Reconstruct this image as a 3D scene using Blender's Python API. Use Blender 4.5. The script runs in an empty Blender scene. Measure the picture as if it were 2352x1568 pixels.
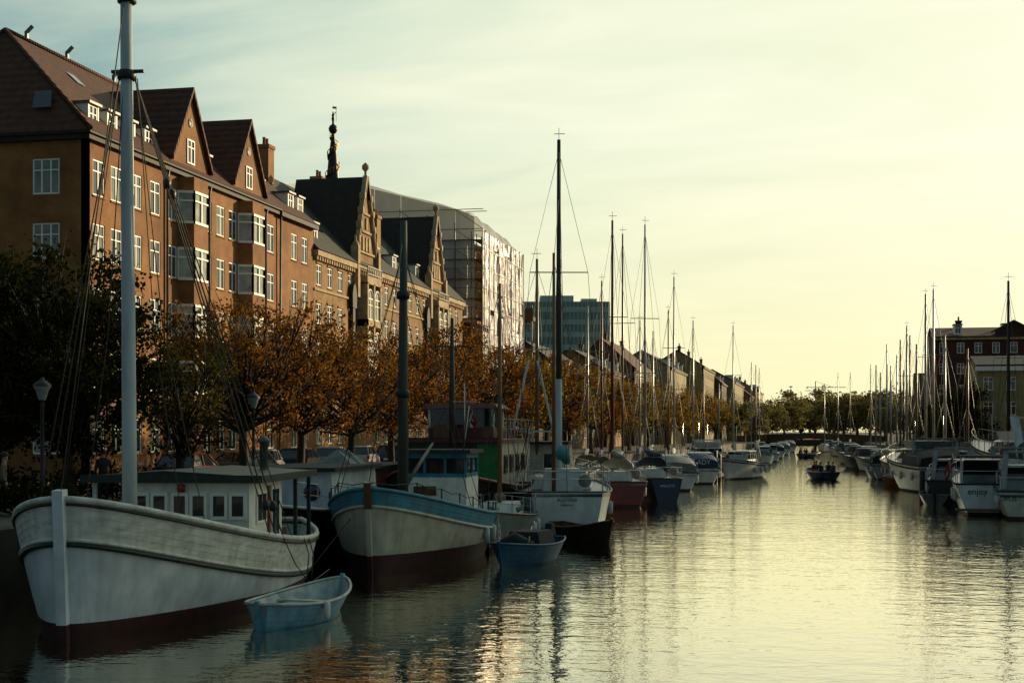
import bpy, bmesh, math, random
from math import sin, cos, tan, pi, radians as R, atan, sqrt
from mathutils import Vector, Matrix
random.seed(11)
S = bpy.context.scene; C = S.collection
A = atan(704/3267.); FPX = 3267.; HZ = 990.; CAMZ = 4.0
sa, ca = sin(A), cos(A)
QZ = 1.6
def at(u, d, y=None):
    xc = (u-1176)/FPX*d
    return Vector((xc*ca-d*sa, xc*sa+d*ca, 0 if y is None else CAMZ+(HZ-y)*d/FPX))
def zat(y, d): return CAMZ+(HZ-y)*d/FPX
def YF(u, X):
    k = (u-1176)/FPX; m = tan(A)
    return X*(1+k*m)/(k-m)
ORD = ['first','second','third','fourth','fifth','sixth','seventh','eighth','ninth','tenth','eleventh','twelfth','thirteenth','fourteenth','fifteenth','sixteenth','seventeenth','eighteenth']

# ------------------------------------------------------------------ mesh builder
class MB:
    def __init__(s): s.v=[]; s.f=[]; s.sm=[]
    def add(s, vs, fs, smooth=False):
        n=len(s.v); s.v += [tuple(v) for v in vs]; s.f += [tuple(i+n for i in f) for f in fs]; s.sm += [smooth]*len(fs); return s
    def box(s, x0,y0,z0,x1,y1,z1):
        return s.fr(x0,x1,y0,y1,z0,x0,x1,y0,y1,z1)
    def fr(s, x0,x1,y0,y1,z0, X0,X1,Y0,Y1,z1):
        vs=[(x0,y0,z0),(x1,y0,z0),(x1,y1,z0),(x0,y1,z0),(X0,Y0,z1),(X1,Y0,z1),(X1,Y1,z1),(X0,Y1,z1)]
        return s.add(vs,[(3,2,1,0),(4,5,6,7),(0,1,5,4),(1,2,6,5),(2,3,7,6),(3,0,4,7)])
    def prism(s, poly, x0, x1):            # poly in (y,z), extruded in x
        n=len(poly); vs=[(x0,y,z) for y,z in poly]+[(x1,y,z) for y,z in poly]
        fs=[tuple(range(n)),tuple(range(2*n-1,n-1,-1))]+[(i,(i+1)%n,n+(i+1)%n,n+i) for i in range(n)]
        return s.add(vs,fs)
    def prismy(s, poly, y0, y1):           # poly in (x,z), extruded in y
        n=len(poly); vs=[(x,y0,z) for x,z in poly]+[(x,y1,z) for x,z in poly]
        fs=[tuple(range(n)),tuple(range(2*n-1,n-1,-1))]+[(i,(i+1)%n,n+(i+1)%n,n+i) for i in range(n)]
        return s.add(vs,fs)
    def bar(s, a, b, w, h=None):
        a=Vector(a); b=Vector(b); h=h or w; d=(b-a).normalized()
        up=Vector((0,0,1)) if abs(d.z)<.95 else Vector((0,1,0))
        x=d.cross(up).normalized()*w/2; y=x.cross(d).normalized()*h/2
        vs=[a-x-y,a+x-y,a+x+y,a-x+y,b-x-y,b+x-y,b+x+y,b-x+y]
        return s.add(vs,[(3,2,1,0),(4,5,6,7),(0,1,5,4),(1,2,6,5),(2,3,7,6),(3,0,4,7)])
    def tube(s, pts, r, n=6):
        pts=[Vector(p) for p in pts]; m=len(pts)
        rs=r if isinstance(r,(list,tuple)) else [r]*m
        vs=[]; fs=[]
        px=None
        for i,p in enumerate(pts):
            d=(pts[min(i+1,m-1)]-pts[max(i-1,0)])
            d=d.normalized() if d.length>1e-9 else Vector((0,0,1))
            if px is None:
                up=Vector((0,0,1)) if abs(d.z)<.9 else Vector((1,0,0))
                px=d.cross(up).normalized()
            else:
                px=(px-d*px.dot(d))
                px=px.normalized() if px.length>1e-6 else d.orthogonal().normalized()
            py=d.cross(px)
            for k in range(n):
                a=2*pi*k/n; vs.append(p+(px*cos(a)+py*sin(a))*rs[i])
        for i in range(m-1):
            for k in range(n):
                k2=(k+1)%n; fs.append((i*n+k,i*n+k2,(i+1)*n+k2,(i+1)*n+k))
        s.add(vs,fs,True)
        b=len(s.v)-len(vs)
        s.f += [tuple(b+k for k in range(n-1,-1,-1)), tuple(b+(m-1)*n+k for k in range(n))]; s.sm += [False]*2
        return s
    def lathe(s, prof, c=(0,0,0), n=14, ax='z'):
        vs=[]; fs=[]
        for r,z in prof:
            for k in range(n):
                a=2*pi*k/n; p=(r*cos(a),r*sin(a),z)
                if ax=='x': p=(z,p[0],p[1])
                if ax=='y': p=(p[0],z,p[1])
                vs.append((c[0]+p[0],c[1]+p[1],c[2]+p[2]))
        for i in range(len(prof)-1):
            for k in range(n):
                k2=(k+1)%n; fs.append((i*n+k,i*n+k2,(i+1)*n+k2,(i+1)*n+k))
        return s.add(vs,fs,True)
    def mesh(s, name, m):
        me=bpy.data.meshes.new(name); me.from_pydata(s.v,[],s.f)
        me.polygons.foreach_set('use_smooth',s.sm)
        bm=bmesh.new(); bm.from_mesh(me); bmesh.ops.recalc_face_normals(bm,faces=bm.faces); bm.to_mesh(me); bm.free()
        me.materials.append(m); return me
    def build(s, name, m, par=None, loc=None, rz=0):
        o=bpy.data.objects.new(name,s.mesh(name,m)); C.objects.link(o)
        if par: o.parent=par
        if loc is not None: o.location=loc
        o.rotation_euler=(0,0,rz); return o
def tag(o,label,cat,group=None):
    o['label']=label; o['category']=cat
    if group: o['group']=group
    return o
def thing(name,label,cat,loc=(0,0,0),rz=0,group=None):
    o=bpy.data.objects.new(name,None); C.objects.link(o); o.location=loc; o.rotation_euler=(0,0,rz); o.empty_display_size=.3
    return tag(o,label,cat,group)
def inst(name,me,par,loc=(0,0,0),rz=0):
    o=bpy.data.objects.new(name,me); C.objects.link(o); o.parent=par; o.location=loc; o.rotation_euler=(0,0,rz); return o
def dup(r0,loc,rz,label,group=None):
    r=r0.copy(); C.objects.link(r); r.location=loc; r.rotation_euler=(0,0,rz); r['label']=label
    if group: r['group']=group
    for ch in list(r0.children):
        c=ch.copy(); C.objects.link(c); c.parent=r
        for g in ch.children:
            d=g.copy(); C.objects.link(d); d.parent=c
    return r
def struct(name,mb,m):
    o=mb.build(name,m); o['kind']='structure'; o['label']=name.replace('_',' '); return o

# ------------------------------------------------------------------ materials
def mat(name,c,c2=None,sc=3,rough=.7,bump=0,bsc=None,metal=0,spec=.4,st=None,dirt=0,dirtc=(.06,.05,.035),lo=.35,hi=.65,bdist=.02):
    m=bpy.data.materials.new(name); m.use_nodes=True; nt=m.node_tree; N=nt.nodes; L=nt.links
    p=N['Principled BSDF']; p.inputs['Roughness'].default_value=rough; p.inputs['Metallic'].default_value=metal
    p.inputs['Specular IOR Level'].default_value=spec
    c2=c2 or tuple(x*.78 for x in c)
    tc=N.new('ShaderNodeTexCoord'); mp=N.new('ShaderNodeMapping'); L.new(tc.outputs['Object'],mp.inputs[0])
    if st: mp.inputs['Scale'].default_value=st
    n=N.new('ShaderNodeTexNoise'); n.inputs['Scale'].default_value=sc; n.inputs['Detail'].default_value=6; L.new(mp.outputs[0],n.inputs['Vector'])
    r=N.new('ShaderNodeValToRGB'); r.color_ramp.elements[0].position=lo; r.color_ramp.elements[1].position=hi
    r.color_ramp.elements[0].color=(*c2,1); r.color_ramp.elements[1].color=(*c,1)
    L.new(n.outputs[0],r.inputs[0]); out=r.outputs[0]
    if dirt:
        mp2=N.new('ShaderNodeMapping'); mp2.inputs['Scale'].default_value=(2.2,2.2,.35); L.new(tc.outputs['Object'],mp2.inputs[0])
        n2=N.new('ShaderNodeTexNoise'); n2.inputs['Scale'].default_value=1.6; n2.inputs['Detail'].default_value=8; n2.inputs['Roughness'].default_value=.65
        L.new(mp2.outputs[0],n2.inputs['Vector'])
        r2=N.new('ShaderNodeValToRGB'); r2.color_ramp.elements[0].position=.45; r2.color_ramp.elements[1].position=.8
        r2.color_ramp.elements[0].color=(0,0,0,1); r2.color_ramp.elements[1].color=(dirt,)*3+(1,)
        L.new(n2.outputs[0],r2.inputs[0])
        mx=N.new('ShaderNodeMixRGB'); mx.inputs[2].default_value=(*dirtc,1); L.new(r2.outputs[0],mx.inputs[0]); L.new(out,mx.inputs[1]); out=mx.outputs[0]
    L.new(out,p.inputs['Base Color'])
    if bump:
        b=N.new('ShaderNodeBump'); b.inputs['Strength'].default_value=bump; b.inputs['Distance'].default_value=bdist
        if bsc:
            nb=N.new('ShaderNodeTexNoise'); nb.inputs['Scale'].default_value=bsc; nb.inputs['Detail'].default_value=4; L.new(mp.outputs[0],nb.inputs['Vector']); L.new(nb.outputs[0],b.inputs['Height'])
        else: L.new(n.outputs[0],b.inputs['Height'])
        L.new(b.outputs[0],p.inputs['Normal'])
    return m
def brickmat(name,c,c2,mortar,sw):
    m=mat(name,c,c2,1.1,.85,0); nt=m.node_tree; N=nt.nodes; L=nt.links; p=N['Principled BSDF']
    src=p.inputs['Base Color'].links[0].from_socket
    tc=N.new('ShaderNodeTexCoord'); sx=N.new('ShaderNodeSeparateXYZ'); L.new(tc.outputs['Object'],sx.inputs[0])
    ad=N.new('ShaderNodeMath'); L.new(sx.outputs[0],ad.inputs[0]); L.new(sx.outputs[1],ad.inputs[1])
    cb=N.new('ShaderNodeCombineXYZ'); L.new(ad.outputs[0],cb.inputs[0]); L.new(sx.outputs[2],cb.inputs[1])
    b=N.new('ShaderNodeTexBrick'); b.inputs['Scale'].default_value=1; b.inputs['Brick Width'].default_value=.26; b.inputs['Row Height'].default_value=.085; b.inputs['Mortar Size'].default_value=.012
    b.inputs['Color1'].default_value=(1,1,1,1); b.inputs['Color2'].default_value=(.6,.6,.6,1); b.inputs['Mortar'].default_value=(*mortar,1)
    L.new(cb.outputs[0],b.inputs['Vector'])
    mx=N.new('ShaderNodeMixRGB'); mx.blend_type='MULTIPLY'; mx.inputs[0].default_value=sw; L.new(src,mx.inputs[1]); L.new(b.outputs[0],mx.inputs[2])
    n2=N.new('ShaderNodeTexNoise'); n2.inputs['Scale'].default_value=.28; n2.inputs['Detail'].default_value=7; L.new(tc.outputs['Object'],n2.inputs['Vector'])
    r2=N.new('ShaderNodeValToRGB'); r2.color_ramp.elements[0].position=.35; r2.color_ramp.elements[0].color=(.64,.58,.54,1); r2.color_ramp.elements[1].position=.65; L.new(n2.outputs[0],r2.inputs[0])
    m2=N.new('ShaderNodeMixRGB'); m2.blend_type='MULTIPLY'; m2.inputs[0].default_value=1; L.new(mx.outputs[0],m2.inputs[1]); L.new(r2.outputs[0],m2.inputs[2])
    L.new(m2.outputs[0],p.inputs['Base Color'])
    bp=N.new('ShaderNodeBump'); bp.inputs['Strength'].default_value=.3; bp.inputs['Distance'].default_value=.02; L.new(b.outputs['Color'],bp.inputs['Height']); L.new(bp.outputs[0],p.inputs['Normal'])
    return m
def tilemat(name,c,c2):
    m=mat(name,c,c2,2.5,.75,0); nt=m.node_tree; N=nt.nodes; L=nt.links; p=N['Principled BSDF']
    tc=N.new('ShaderNodeTexCoord'); w=N.new('ShaderNodeTexWave'); w.bands_direction='Y'; w.inputs['Scale'].default_value=1.3; w.inputs['Distortion'].default_value=.4
    w2=N.new('ShaderNodeTexWave'); w2.bands_direction='Z'; w2.inputs['Scale'].default_value=1.1; w2.wave_profile='SAW'
    L.new(tc.outputs['Object'],w.inputs['Vector']); L.new(tc.outputs['Object'],w2.inputs['Vector'])
    ad=N.new('ShaderNodeMath'); L.new(w.outputs[1],ad.inputs[0]); L.new(w2.outputs[1],ad.inputs[1])
    b=N.new('ShaderNodeBump'); b.inputs['Strength'].default_value=.6; b.inputs['Distance'].default_value=.05; L.new(ad.outputs[0],b.inputs['Height']); L.new(b.outputs[0],p.inputs['Normal']); return m
def leafmat(name,cols,tr=.45):
    m=bpy.data.materials.new(name); m.use_nodes=True; nt=m.node_tree; N=nt.nodes; L=nt.links
    N.remove(N['Principled BSDF']); out=N['Material Output']
    g=N.new('ShaderNodeNewGeometry'); tc=N.new('ShaderNodeTexCoord')
    n=N.new('ShaderNodeTexNoise'); n.inputs['Scale'].default_value=.7; n.inputs['Detail'].default_value=3; L.new(tc.outputs['Object'],n.inputs['Vector'])
    ad=N.new('ShaderNodeMath'); ad.operation='MULTIPLY_ADD'; ad.inputs[1].default_value=.32; L.new(g.outputs['Random Per Island'],ad.inputs[0])
    ml=N.new('ShaderNodeMath'); ml.operation='MULTIPLY_ADD'; ml.inputs[1].default_value=1.5; ml.inputs[2].default_value=-.38; L.new(n.outputs[0],ml.inputs[0]); L.new(ml.outputs[0],ad.inputs[2])
    r=N.new('ShaderNodeValToRGB'); e=r.color_ramp.elements
    e[0].color=(*cols[0],1); e[0].position=.15; e[1].color=(*cols[-1],1); e[1].position=.9
    for i,c in enumerate(cols[1:-1]):
        k=e.new(.15+.75*(i+1)/(len(cols)-1)); k.color=(*c,1)
    L.new(ad.outputs[0],r.inputs[0])
    d=N.new('ShaderNodeBsdfDiffuse'); t=N.new('ShaderNodeBsdfTranslucent'); mx=N.new('ShaderNodeMixShader'); mx.inputs[0].default_value=tr
    L.new(r.outputs[0],d.inputs[0]); L.new(r.outputs[0],t.inputs[0]); L.new(d.outputs[0],mx.inputs[1]); L.new(t.outputs[0],mx.inputs[2]); L.new(mx.outputs[0],out.inputs[0]); return m
M={}
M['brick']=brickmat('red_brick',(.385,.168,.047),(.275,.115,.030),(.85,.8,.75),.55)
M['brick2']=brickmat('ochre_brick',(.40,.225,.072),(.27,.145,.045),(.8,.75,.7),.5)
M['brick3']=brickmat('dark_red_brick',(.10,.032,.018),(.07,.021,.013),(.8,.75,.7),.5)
M['stone']=mat('sandstone',(.50,.36,.19),(.30,.2,.1),2,.8,.3)
M['tile']=tilemat('red_roof_tile',(.10,.032,.010),(.058,.019,.007))
M['slate']=tilemat('slate',(.06,.055,.036),(.034,.032,.023))
M['darkroof']=mat('dark_roof',(.035,.022,.014),(.022,.014,.01),2,.7,.3)
M['zinc']=mat('zinc',(.13,.135,.125),(.08,.085,.08),3,.5,0,metal=.4)
M['white']=mat('white_window_paint',(.84,.82,.72),(.76,.74,.64),6,.5)
M['glass']=mat('window_glass',(.03,.034,.03),(.014,.017,.015),.6,.06,.15,3,spec=.9,bdist=.01)
M['curtain']=mat('curtained_glass',(.26,.26,.19),(.12,.125,.095),1.2,.08,.1,3,spec=.8,bdist=.01)
M['baycurtain']=mat('bay_curtain_glass',(.42,.42,.33),(.2,.2,.15),1.2,.1,.1,3,spec=.8,bdist=.01)
M['yellow']=mat('yellow_render',(.34,.26,.11),(.26,.2,.085),1.2,.85,dirt=.35)
M['cream']=mat('cream_render',(.38,.3,.16),(.3,.23,.12),1.2,.85,dirt=.3)
M['pink']=mat('rose_render',(.26,.13,.07),(.2,.1,.05),1.2,.85,dirt=.3)
M['brown']=mat('brown_render',(.12,.075,.035),(.08,.05,.026),1.2,.85,dirt=.3)
M['hullwhite']=mat('weathered_white_paint',(.64,.69,.71),(.46,.51,.54),1.5,.45,.25,2.5,dirt=.55,dirtc=(.2,.19,.15))
M['woodwhite']=mat('old_white_planking',(.66,.66,.60),(.46,.46,.41),3,.6,.3,9,dirt=.7,dirtc=(.15,.13,.09),st=(1,1,3))
M['cabinwhite']=mat('cabin_white_paint',(.8,.79,.7),(.68,.67,.58),3,.5,.2,5,dirt=.45,dirtc=(.22,.19,.13))
M['green']=mat('dark_green_paint',(.012,.032,.022),(.007,.018,.013),5,.5)
M['boot']=mat('red_antifouling',(.06,.011,.009),(.03,.006,.005),4,.6,dirt=.4,dirtc=(.01,.015,.01))
M['deck']=mat('deck_boards',(.2,.165,.115),(.13,.105,.075),5,.75,st=(8,1,1))
M['teal']=mat('faded_turquoise_paint',(.03,.22,.31),(.018,.13,.2),3,.55,.2,8,dirt=.6,dirtc=(.08,.09,.08))
M['creamhull']=mat('dirty_cream_paint',(.55,.50,.39),(.40,.365,.285),2,.5,.2,4,dirt=.6,dirtc=(.12,.095,.06))
M['ltblue']=mat('pale_blue_paint',(.14,.33,.45),(.08,.22,.32),3,.5,.2,6,dirt=.55,dirtc=(.36,.38,.36))
M['blue2']=mat('bright_blue_paint',(.018,.10,.17),(.011,.06,.11),3,.5,.2,6,dirt=.4)
M['inside']=mat('worn_boat_inside',(.52,.55,.53),(.33,.36,.34),4,.7,.2,dirt=.6)
M['wood']=mat('varnished_wood',(.15,.06,.02),(.085,.034,.011),4,.35,st=(1,1,.2))
M['oldmast']=mat('green_brown_old_spar',(.05,.06,.045),(.028,.034,.025),4,.6,.3,8,st=(1,1,.15))
M['mastwhite']=mat('pale_painted_spar',(.48,.53,.54),(.35,.39,.4),3,.45,.2,8,st=(1,1,.12),dirt=.45,dirtc=(.12,.1,.07))
M['mastwood']=mat('tan_spar',(.2,.105,.04),(.13,.065,.025),3,.4,st=(1,1,.15))
M['mastdark']=mat('dark_spar',(.03,.022,.016),(.02,.015,.011),3,.45)
M['mastred']=mat('red_spar',(.13,.015,.012),(.09,.01,.008),3,.4)
M['alu']=mat('aluminium_spar',(.36,.36,.33),(.28,.28,.26),3,.35,metal=.5)
M['iron']=mat('black_iron',(.02,.02,.02),(.012,.012,.012),6,.5)
M['rope']=mat('rope',(.10,.083,.055),(.05,.042,.03),20,.9)
M['wire']=mat('rigging_wire',(.06,.055,.045),(.04,.036,.03),20,.5)
M['steel']=mat('stainless_rail',(.5,.5,.48),(.4,.4,.38),5,.25,metal=.8)
M['gel']=mat('white_gelcoat',(.60,.61,.57),(.47,.48,.45),2,.25,dirt=.45,dirtc=(.22,.19,.13))
M['greygel']=mat('grey_gelcoat',(.24,.25,.24),(.16,.17,.16),2,.3,dirt=.35)
M['navy']=mat('navy_gelcoat',(.015,.025,.06),(.01,.018,.045),2,.2)
M['bluehull']=mat('blue_gelcoat',(.015,.06,.14),(.01,.04,.1),2,.25)
M['redhull']=mat('red_gelcoat',(.2,.025,.018),(.15,.018,.013),2,.25,dirt=.2)
M['blackhull']=mat('tarred_hull',(.02,.017,.014),(.012,.01,.008),3,.4)
M['tarbrown']=mat('brown_tarred_planking',(.035,.014,.010),(.018,.008,.006),3,.45,dirt=.3)
M['darkgreen']=mat('bottle_green_paint',(.012,.03,.02),(.008,.018,.012),3,.4)
M['redpaint']=mat('signal_red_paint',(.25,.02,.015),(.18,.014,.01),3,.4)
M['sunred']=mat('brick_red_paint',(.13,.025,.016),(.085,.016,.01),3,.5)
M['canvas']=mat('grey_canvas',(.23,.245,.23),(.14,.15,.14),3,.85,.5,5)
M['canvaswhite']=mat('white_canvas',(.56,.56,.52),(.44,.44,.4),3,.85,.5,5)
M['canvasblue']=mat('blue_canvas',(.03,.06,.13),(.02,.04,.09),3,.85,.5,5)
M['canvasteal']=mat('turquoise_canvas',(.05,.22,.24),(.03,.13,.15),3,.85,.6,5)
M['canvasgreen']=mat('green_canvas',(.03,.2,.05),(.02,.13,.035),3,.8,.5,5)
M['canvasdark']=mat('dark_canvas',(.025,.025,.028),(.016,.016,.018),3,.85,.5,5)
M['boatglass']=mat('boat_window_glass',(.02,.024,.026),(.012,.014,.016),2,.05,spec=.8)
M['bark']=mat('bark',(.04,.028,.018),(.022,.015,.01),5,.9,.6)
M['quay']=mat('cobbles',(.08,.066,.046),(.045,.038,.028),6,.85,.6)
M['quaywall']=mat('granite_quay_wall',(.03,.026,.02),(.014,.012,.01),1.5,.85,.6)
M['asphalt']=mat('asphalt',(.05,.047,.042),(.035,.033,.03),8,.9,.4)
M['scaf']=mat('scaffold_tube',(.24,.21,.16),(.16,.14,.11),5,.4,metal=.5)
M['plank']=mat('scaffold_plank',(.12,.075,.035),(.08,.048,.022),5,.8)
M['teals']=mat('green_glass_facade',(.22,.30,.24),(.18,.25,.2),.4,.35)
M['tealpanel']=mat('green_grey_panel',(.48,.55,.45),(.40,.47,.39),.8,.5)
M['bronze']=mat('dark_copper',(.03,.026,.014),(.018,.016,.01),1,.45,metal=.3)
M['gold']=mat('gilding',(.4,.25,.05),(.28,.17,.035),2,.35,metal=.8)
M['tyre']=mat('tyre_rubber',(.015,.015,.015),None,9,.8)
M['carlight']=mat('red_lamp_lens',(.3,.015,.01),None,9,.25)
M['lampglass']=mat('frosted_lamp_glass',(.3,.32,.3),(.22,.24,.23),3,.2)
M['skin']=mat('skin',(.4,.22,.14),None,9,.6)
M['hair']=mat('dark_hair',(.02,.014,.01),None,9,.6)
M['dark']=mat('dark_wool',(.02,.02,.024),None,9,.9)
M['jeans']=mat('denim',(.03,.04,.07),None,9,.9)
M['beige']=mat('beige_coat',(.16,.12,.08),None,9,.9)
M['browncoat']=mat('brown_coat',(.06,.035,.02),None,9,.9)
M['ink']=mat('dark_lettering',(.015,.015,.02),None,9,.5)
M['inkwhite']=mat('pale_lettering',(.7,.7,.66),None,9,.5)
M['flagred']=mat('red_flag_cloth',(.28,.02,.02),None,9,.8)
M['flagwhite']=mat('white_flag_cloth',(.6,.6,.58),None,9,.8)
for n,c in (('car_red',(.12,.012,.01)),('car_grey',(.1,.105,.11)),('car_white',(.5,.5,.48)),('car_black',(.015,.015,.017)),('car_silver',(.3,.3,.3)),('car_blue',(.03,.06,.12))):
    M[n]=mat(n+'_paint',c,None,2,.22,metal=.3)
def tarpmat(name,c,c2,tr,st,sc,bd):
    m=mat(name,c,c2,sc,.3,.9,sc*1.7,spec=.6,bdist=bd,st=st); nt=m.node_tree; N=nt.nodes; L=nt.links; p=N['Principled BSDF']
    t=N.new('ShaderNodeBsdfTranslucent'); t.inputs[0].default_value=(*[min(1,x*1.2) for x in c],1); x=N.new('ShaderNodeMixShader'); x.inputs[0].default_value=tr
    L.new(p.outputs[0],x.inputs[1]); L.new(t.outputs[0],x.inputs[2]); L.new(x.outputs[0],N['Material Output'].inputs[0]); return m
M['tarp']=tarpmat('white_scaffold_tarp',(.9,.84,.86),(.55,.47,.47),.2,(1,2.4,.28),.7,.4)
M['tarpgrey']=tarpmat('translucent_scaffold_tarp',(.66,.65,.58),(.46,.45,.40),.45,(1,1,.6),.35,.3)
M['leaf_orange']=leafmat('orange_leaves',[(.028,.013,.005),(.10,.042,.009),(.20,.085,.015),(.31,.15,.024)],.52)
M['leaf_gold']=leafmat('golden_leaves',[(.04,.024,.005),(.13,.075,.010),(.25,.15,.018),(.33,.22,.035)],.5)
M['leaf_dark']=leafmat('dark_green_leaves',[(.005,.007,.003),(.012,.015,.005),(.02,.025,.007),(.065,.04,.008)],.3)
M['leaf_olive']=leafmat('olive_leaves',[(.010,.012,.004),(.026,.028,.007),(.055,.048,.010),(.12,.08,.014)],.4)
M['leaf_far']=leafmat('hazy_far_leaves',[(.10,.098,.04),(.15,.135,.05),(.19,.16,.055),(.24,.19,.065)],.45)  # pale distance haze is put into these leaf colours

# ------------------------------------------------------------------ world, sun, camera
TH=R(36); EL=R(13)
sd=Vector((sin(TH)*cos(EL),cos(TH)*cos(EL),sin(EL)))
W=bpy.data.worlds.new('World'); S.world=W; W.use_nodes=True
nt=W.node_tree; N=nt.nodes; L=nt.links; N.clear()
out=N.new('ShaderNodeOutputWorld')
sky=N.new('ShaderNodeTexSky'); sky.sky_type='NISHITA'; sky.sun_disc=False; sky.sun_elevation=EL; sky.sun_rotation=TH; sky.dust_density=1
bg1=N.new('ShaderNodeBackground'); bg1.inputs[1].default_value=.06; L.new(sky.outputs[0],bg1.inputs[0])
tc=N.new('ShaderNodeTexCoord')
def put(n,xs):
    for i,x in enumerate(xs):
        if x is None: continue
        if hasattr(x,'is_output'): L.new(x,n.inputs[i])
        else: n.inputs[i].default_value=x
def vm(op,a,b=None):
    n=N.new('ShaderNodeVectorMath'); n.operation=op; put(n,(a,b)); return n
def mth(op,a,b=0,c=None):
    n=N.new('ShaderNodeMath'); n.operation=op; put(n,(a,b,c)); return n.outputs[0]
def ramp(f,els):
    r=N.new('ShaderNodeValToRGB'); e=r.color_ramp.elements
    e[0].position,e[0].color=els[0][0],(*els[0][1],1); e[1].position,e[1].color=els[-1][0],(*els[-1][1],1)
    for p,c in els[1:-1]:
        k=e.new(p); k.color=(*c,1)
    L.new(f,r.inputs[0]); return r.outputs[0]
def mixc(f,a,b):
    m=N.new('ShaderNodeMixRGB'); put(m,(f,a,b)); return m.outputs[0]
D=tc.outputs['Generated']
sd2=Vector((sin(R(24))*cos(EL),cos(R(24))*cos(EL),sin(EL)))
dot=vm('DOT_PRODUCT',D,tuple(sd2)).outputs['Value']
d01=mth('MULTIPLY_ADD',dot,.5,.5)
sp=N.new('ShaderNodeSeparateXYZ'); L.new(D,sp.inputs[0])
clear=ramp(d01,[(0,(.085,.14,.175)),(.5,(.11,.19,.225)),(.72,(.16,.285,.30)),(.79,(.195,.345,.355)),(.86,(.44,.59,.51)),(.92,(.68,.79,.60)),(.965,(.88,.91,.66)),(1,(.98,.96,.70))])
cloudc=ramp(d01,[(0,(.14,.19,.22)),(.5,(.23,.29,.30)),(.77,(.57,.66,.57)),(.86,(.80,.85,.65)),(.92,(.96,.96,.73)),(.965,(1,.985,.77)),(1,(1,.99,.81))])
zz=mth('ADD',mth('MAXIMUM',sp.outputs[2],0),.16)
px=mth('DIVIDE',sp.outputs[0],zz); py=mth('DIVIDE',sp.outputs[1],zz)
cb=N.new('ShaderNodeCombineXYZ'); L.new(px,cb.inputs[0]); L.new(py,cb.inputs[1])
def noise(rot,scl,sc,det,dis,loc=(0,0,0)):
    mp=N.new('ShaderNodeMapping'); mp.inputs['Rotation'].default_value=(0,0,R(rot)); mp.inputs['Scale'].default_value=scl; mp.inputs['Location'].default_value=loc; L.new(cb.outputs[0],mp.inputs[0])
    nz=N.new('ShaderNodeTexNoise'); nz.inputs['Scale'].default_value=sc; nz.inputs['Detail'].default_value=det; nz.inputs['Roughness'].default_value=.52; nz.inputs['Distortion'].default_value=dis
    L.new(mp.outputs[0],nz.inputs['Vector']); return nz.outputs[0]
n1=noise(46,(.6,1.1,1),1.1,5,.8,(.6,.2,0)); n2=noise(36,(.6,1.5,1),2.6,10,1.0)
nn=mth('ADD',mth('MULTIPLY',n1,2.0),mth('MULTIPLY',n2,.85))      # centre ~1.43
bias=mth('MINIMUM',mth('MULTIPLY',mth('SUBTRACT',d01,.838),6),.12)
cm=mth('ADD',mth('SUBTRACT',nn,.92),bias)
cmask=ramp(cm,[(.22,(0,0,0)),(.52,(.5,.5,.5)),(.9,(1,1,1))])
col=mixc(cmask,clear,cloudc)
hz=ramp(sp.outputs[2],[(0,(1,1,1)),(.035,(.85,.85,.85)),(.10,(.42,.42,.42)),(.20,(0,0,0))])
hcol=ramp(d01,[(0,(.13,.17,.19)),(.55,(.26,.29,.27)),(.8,(.78,.72,.41)),(.92,(1,.90,.50)),(1,(1,.94,.57))])
col=mixc(hz,col,hcol)
bg2=N.new('ShaderNodeBackground'); L.new(col,bg2.inputs[0]); bg2.inputs[1].default_value=1.08
ms=N.new('ShaderNodeMixShader'); ms.inputs[0].default_value=.95; L.new(bg1.outputs[0],ms.inputs[1]); L.new(bg2.outputs[0],ms.inputs[2]); L.new(ms.outputs[0],out.inputs[0])
sl=bpy.data.lights.new('sun','SUN'); sl.energy=5; sl.angle=R(.5); sl.color=(1,.79,.48)
so=bpy.data.objects.new('sun',sl); C.objects.link(so); so.rotation_euler=sd.to_track_quat('Z','Y').to_euler(); so.location=(0,0,60)
cam=bpy.data.cameras.new('camera'); co=bpy.data.objects.new('camera',cam); C.objects.link(co)
co.location=(0,0,CAMZ); co.rotation_euler=(R(90),0,A); cam.sensor_width=36; cam.lens=36*FPX/2352; cam.shift_y=(HZ-784)/2352; cam.clip_end=6000; cam.clip_start=.3
S.camera=co
S.view_settings.view_transform='Standard'; S.view_settings.look='None'; S.view_settings.exposure=0

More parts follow.
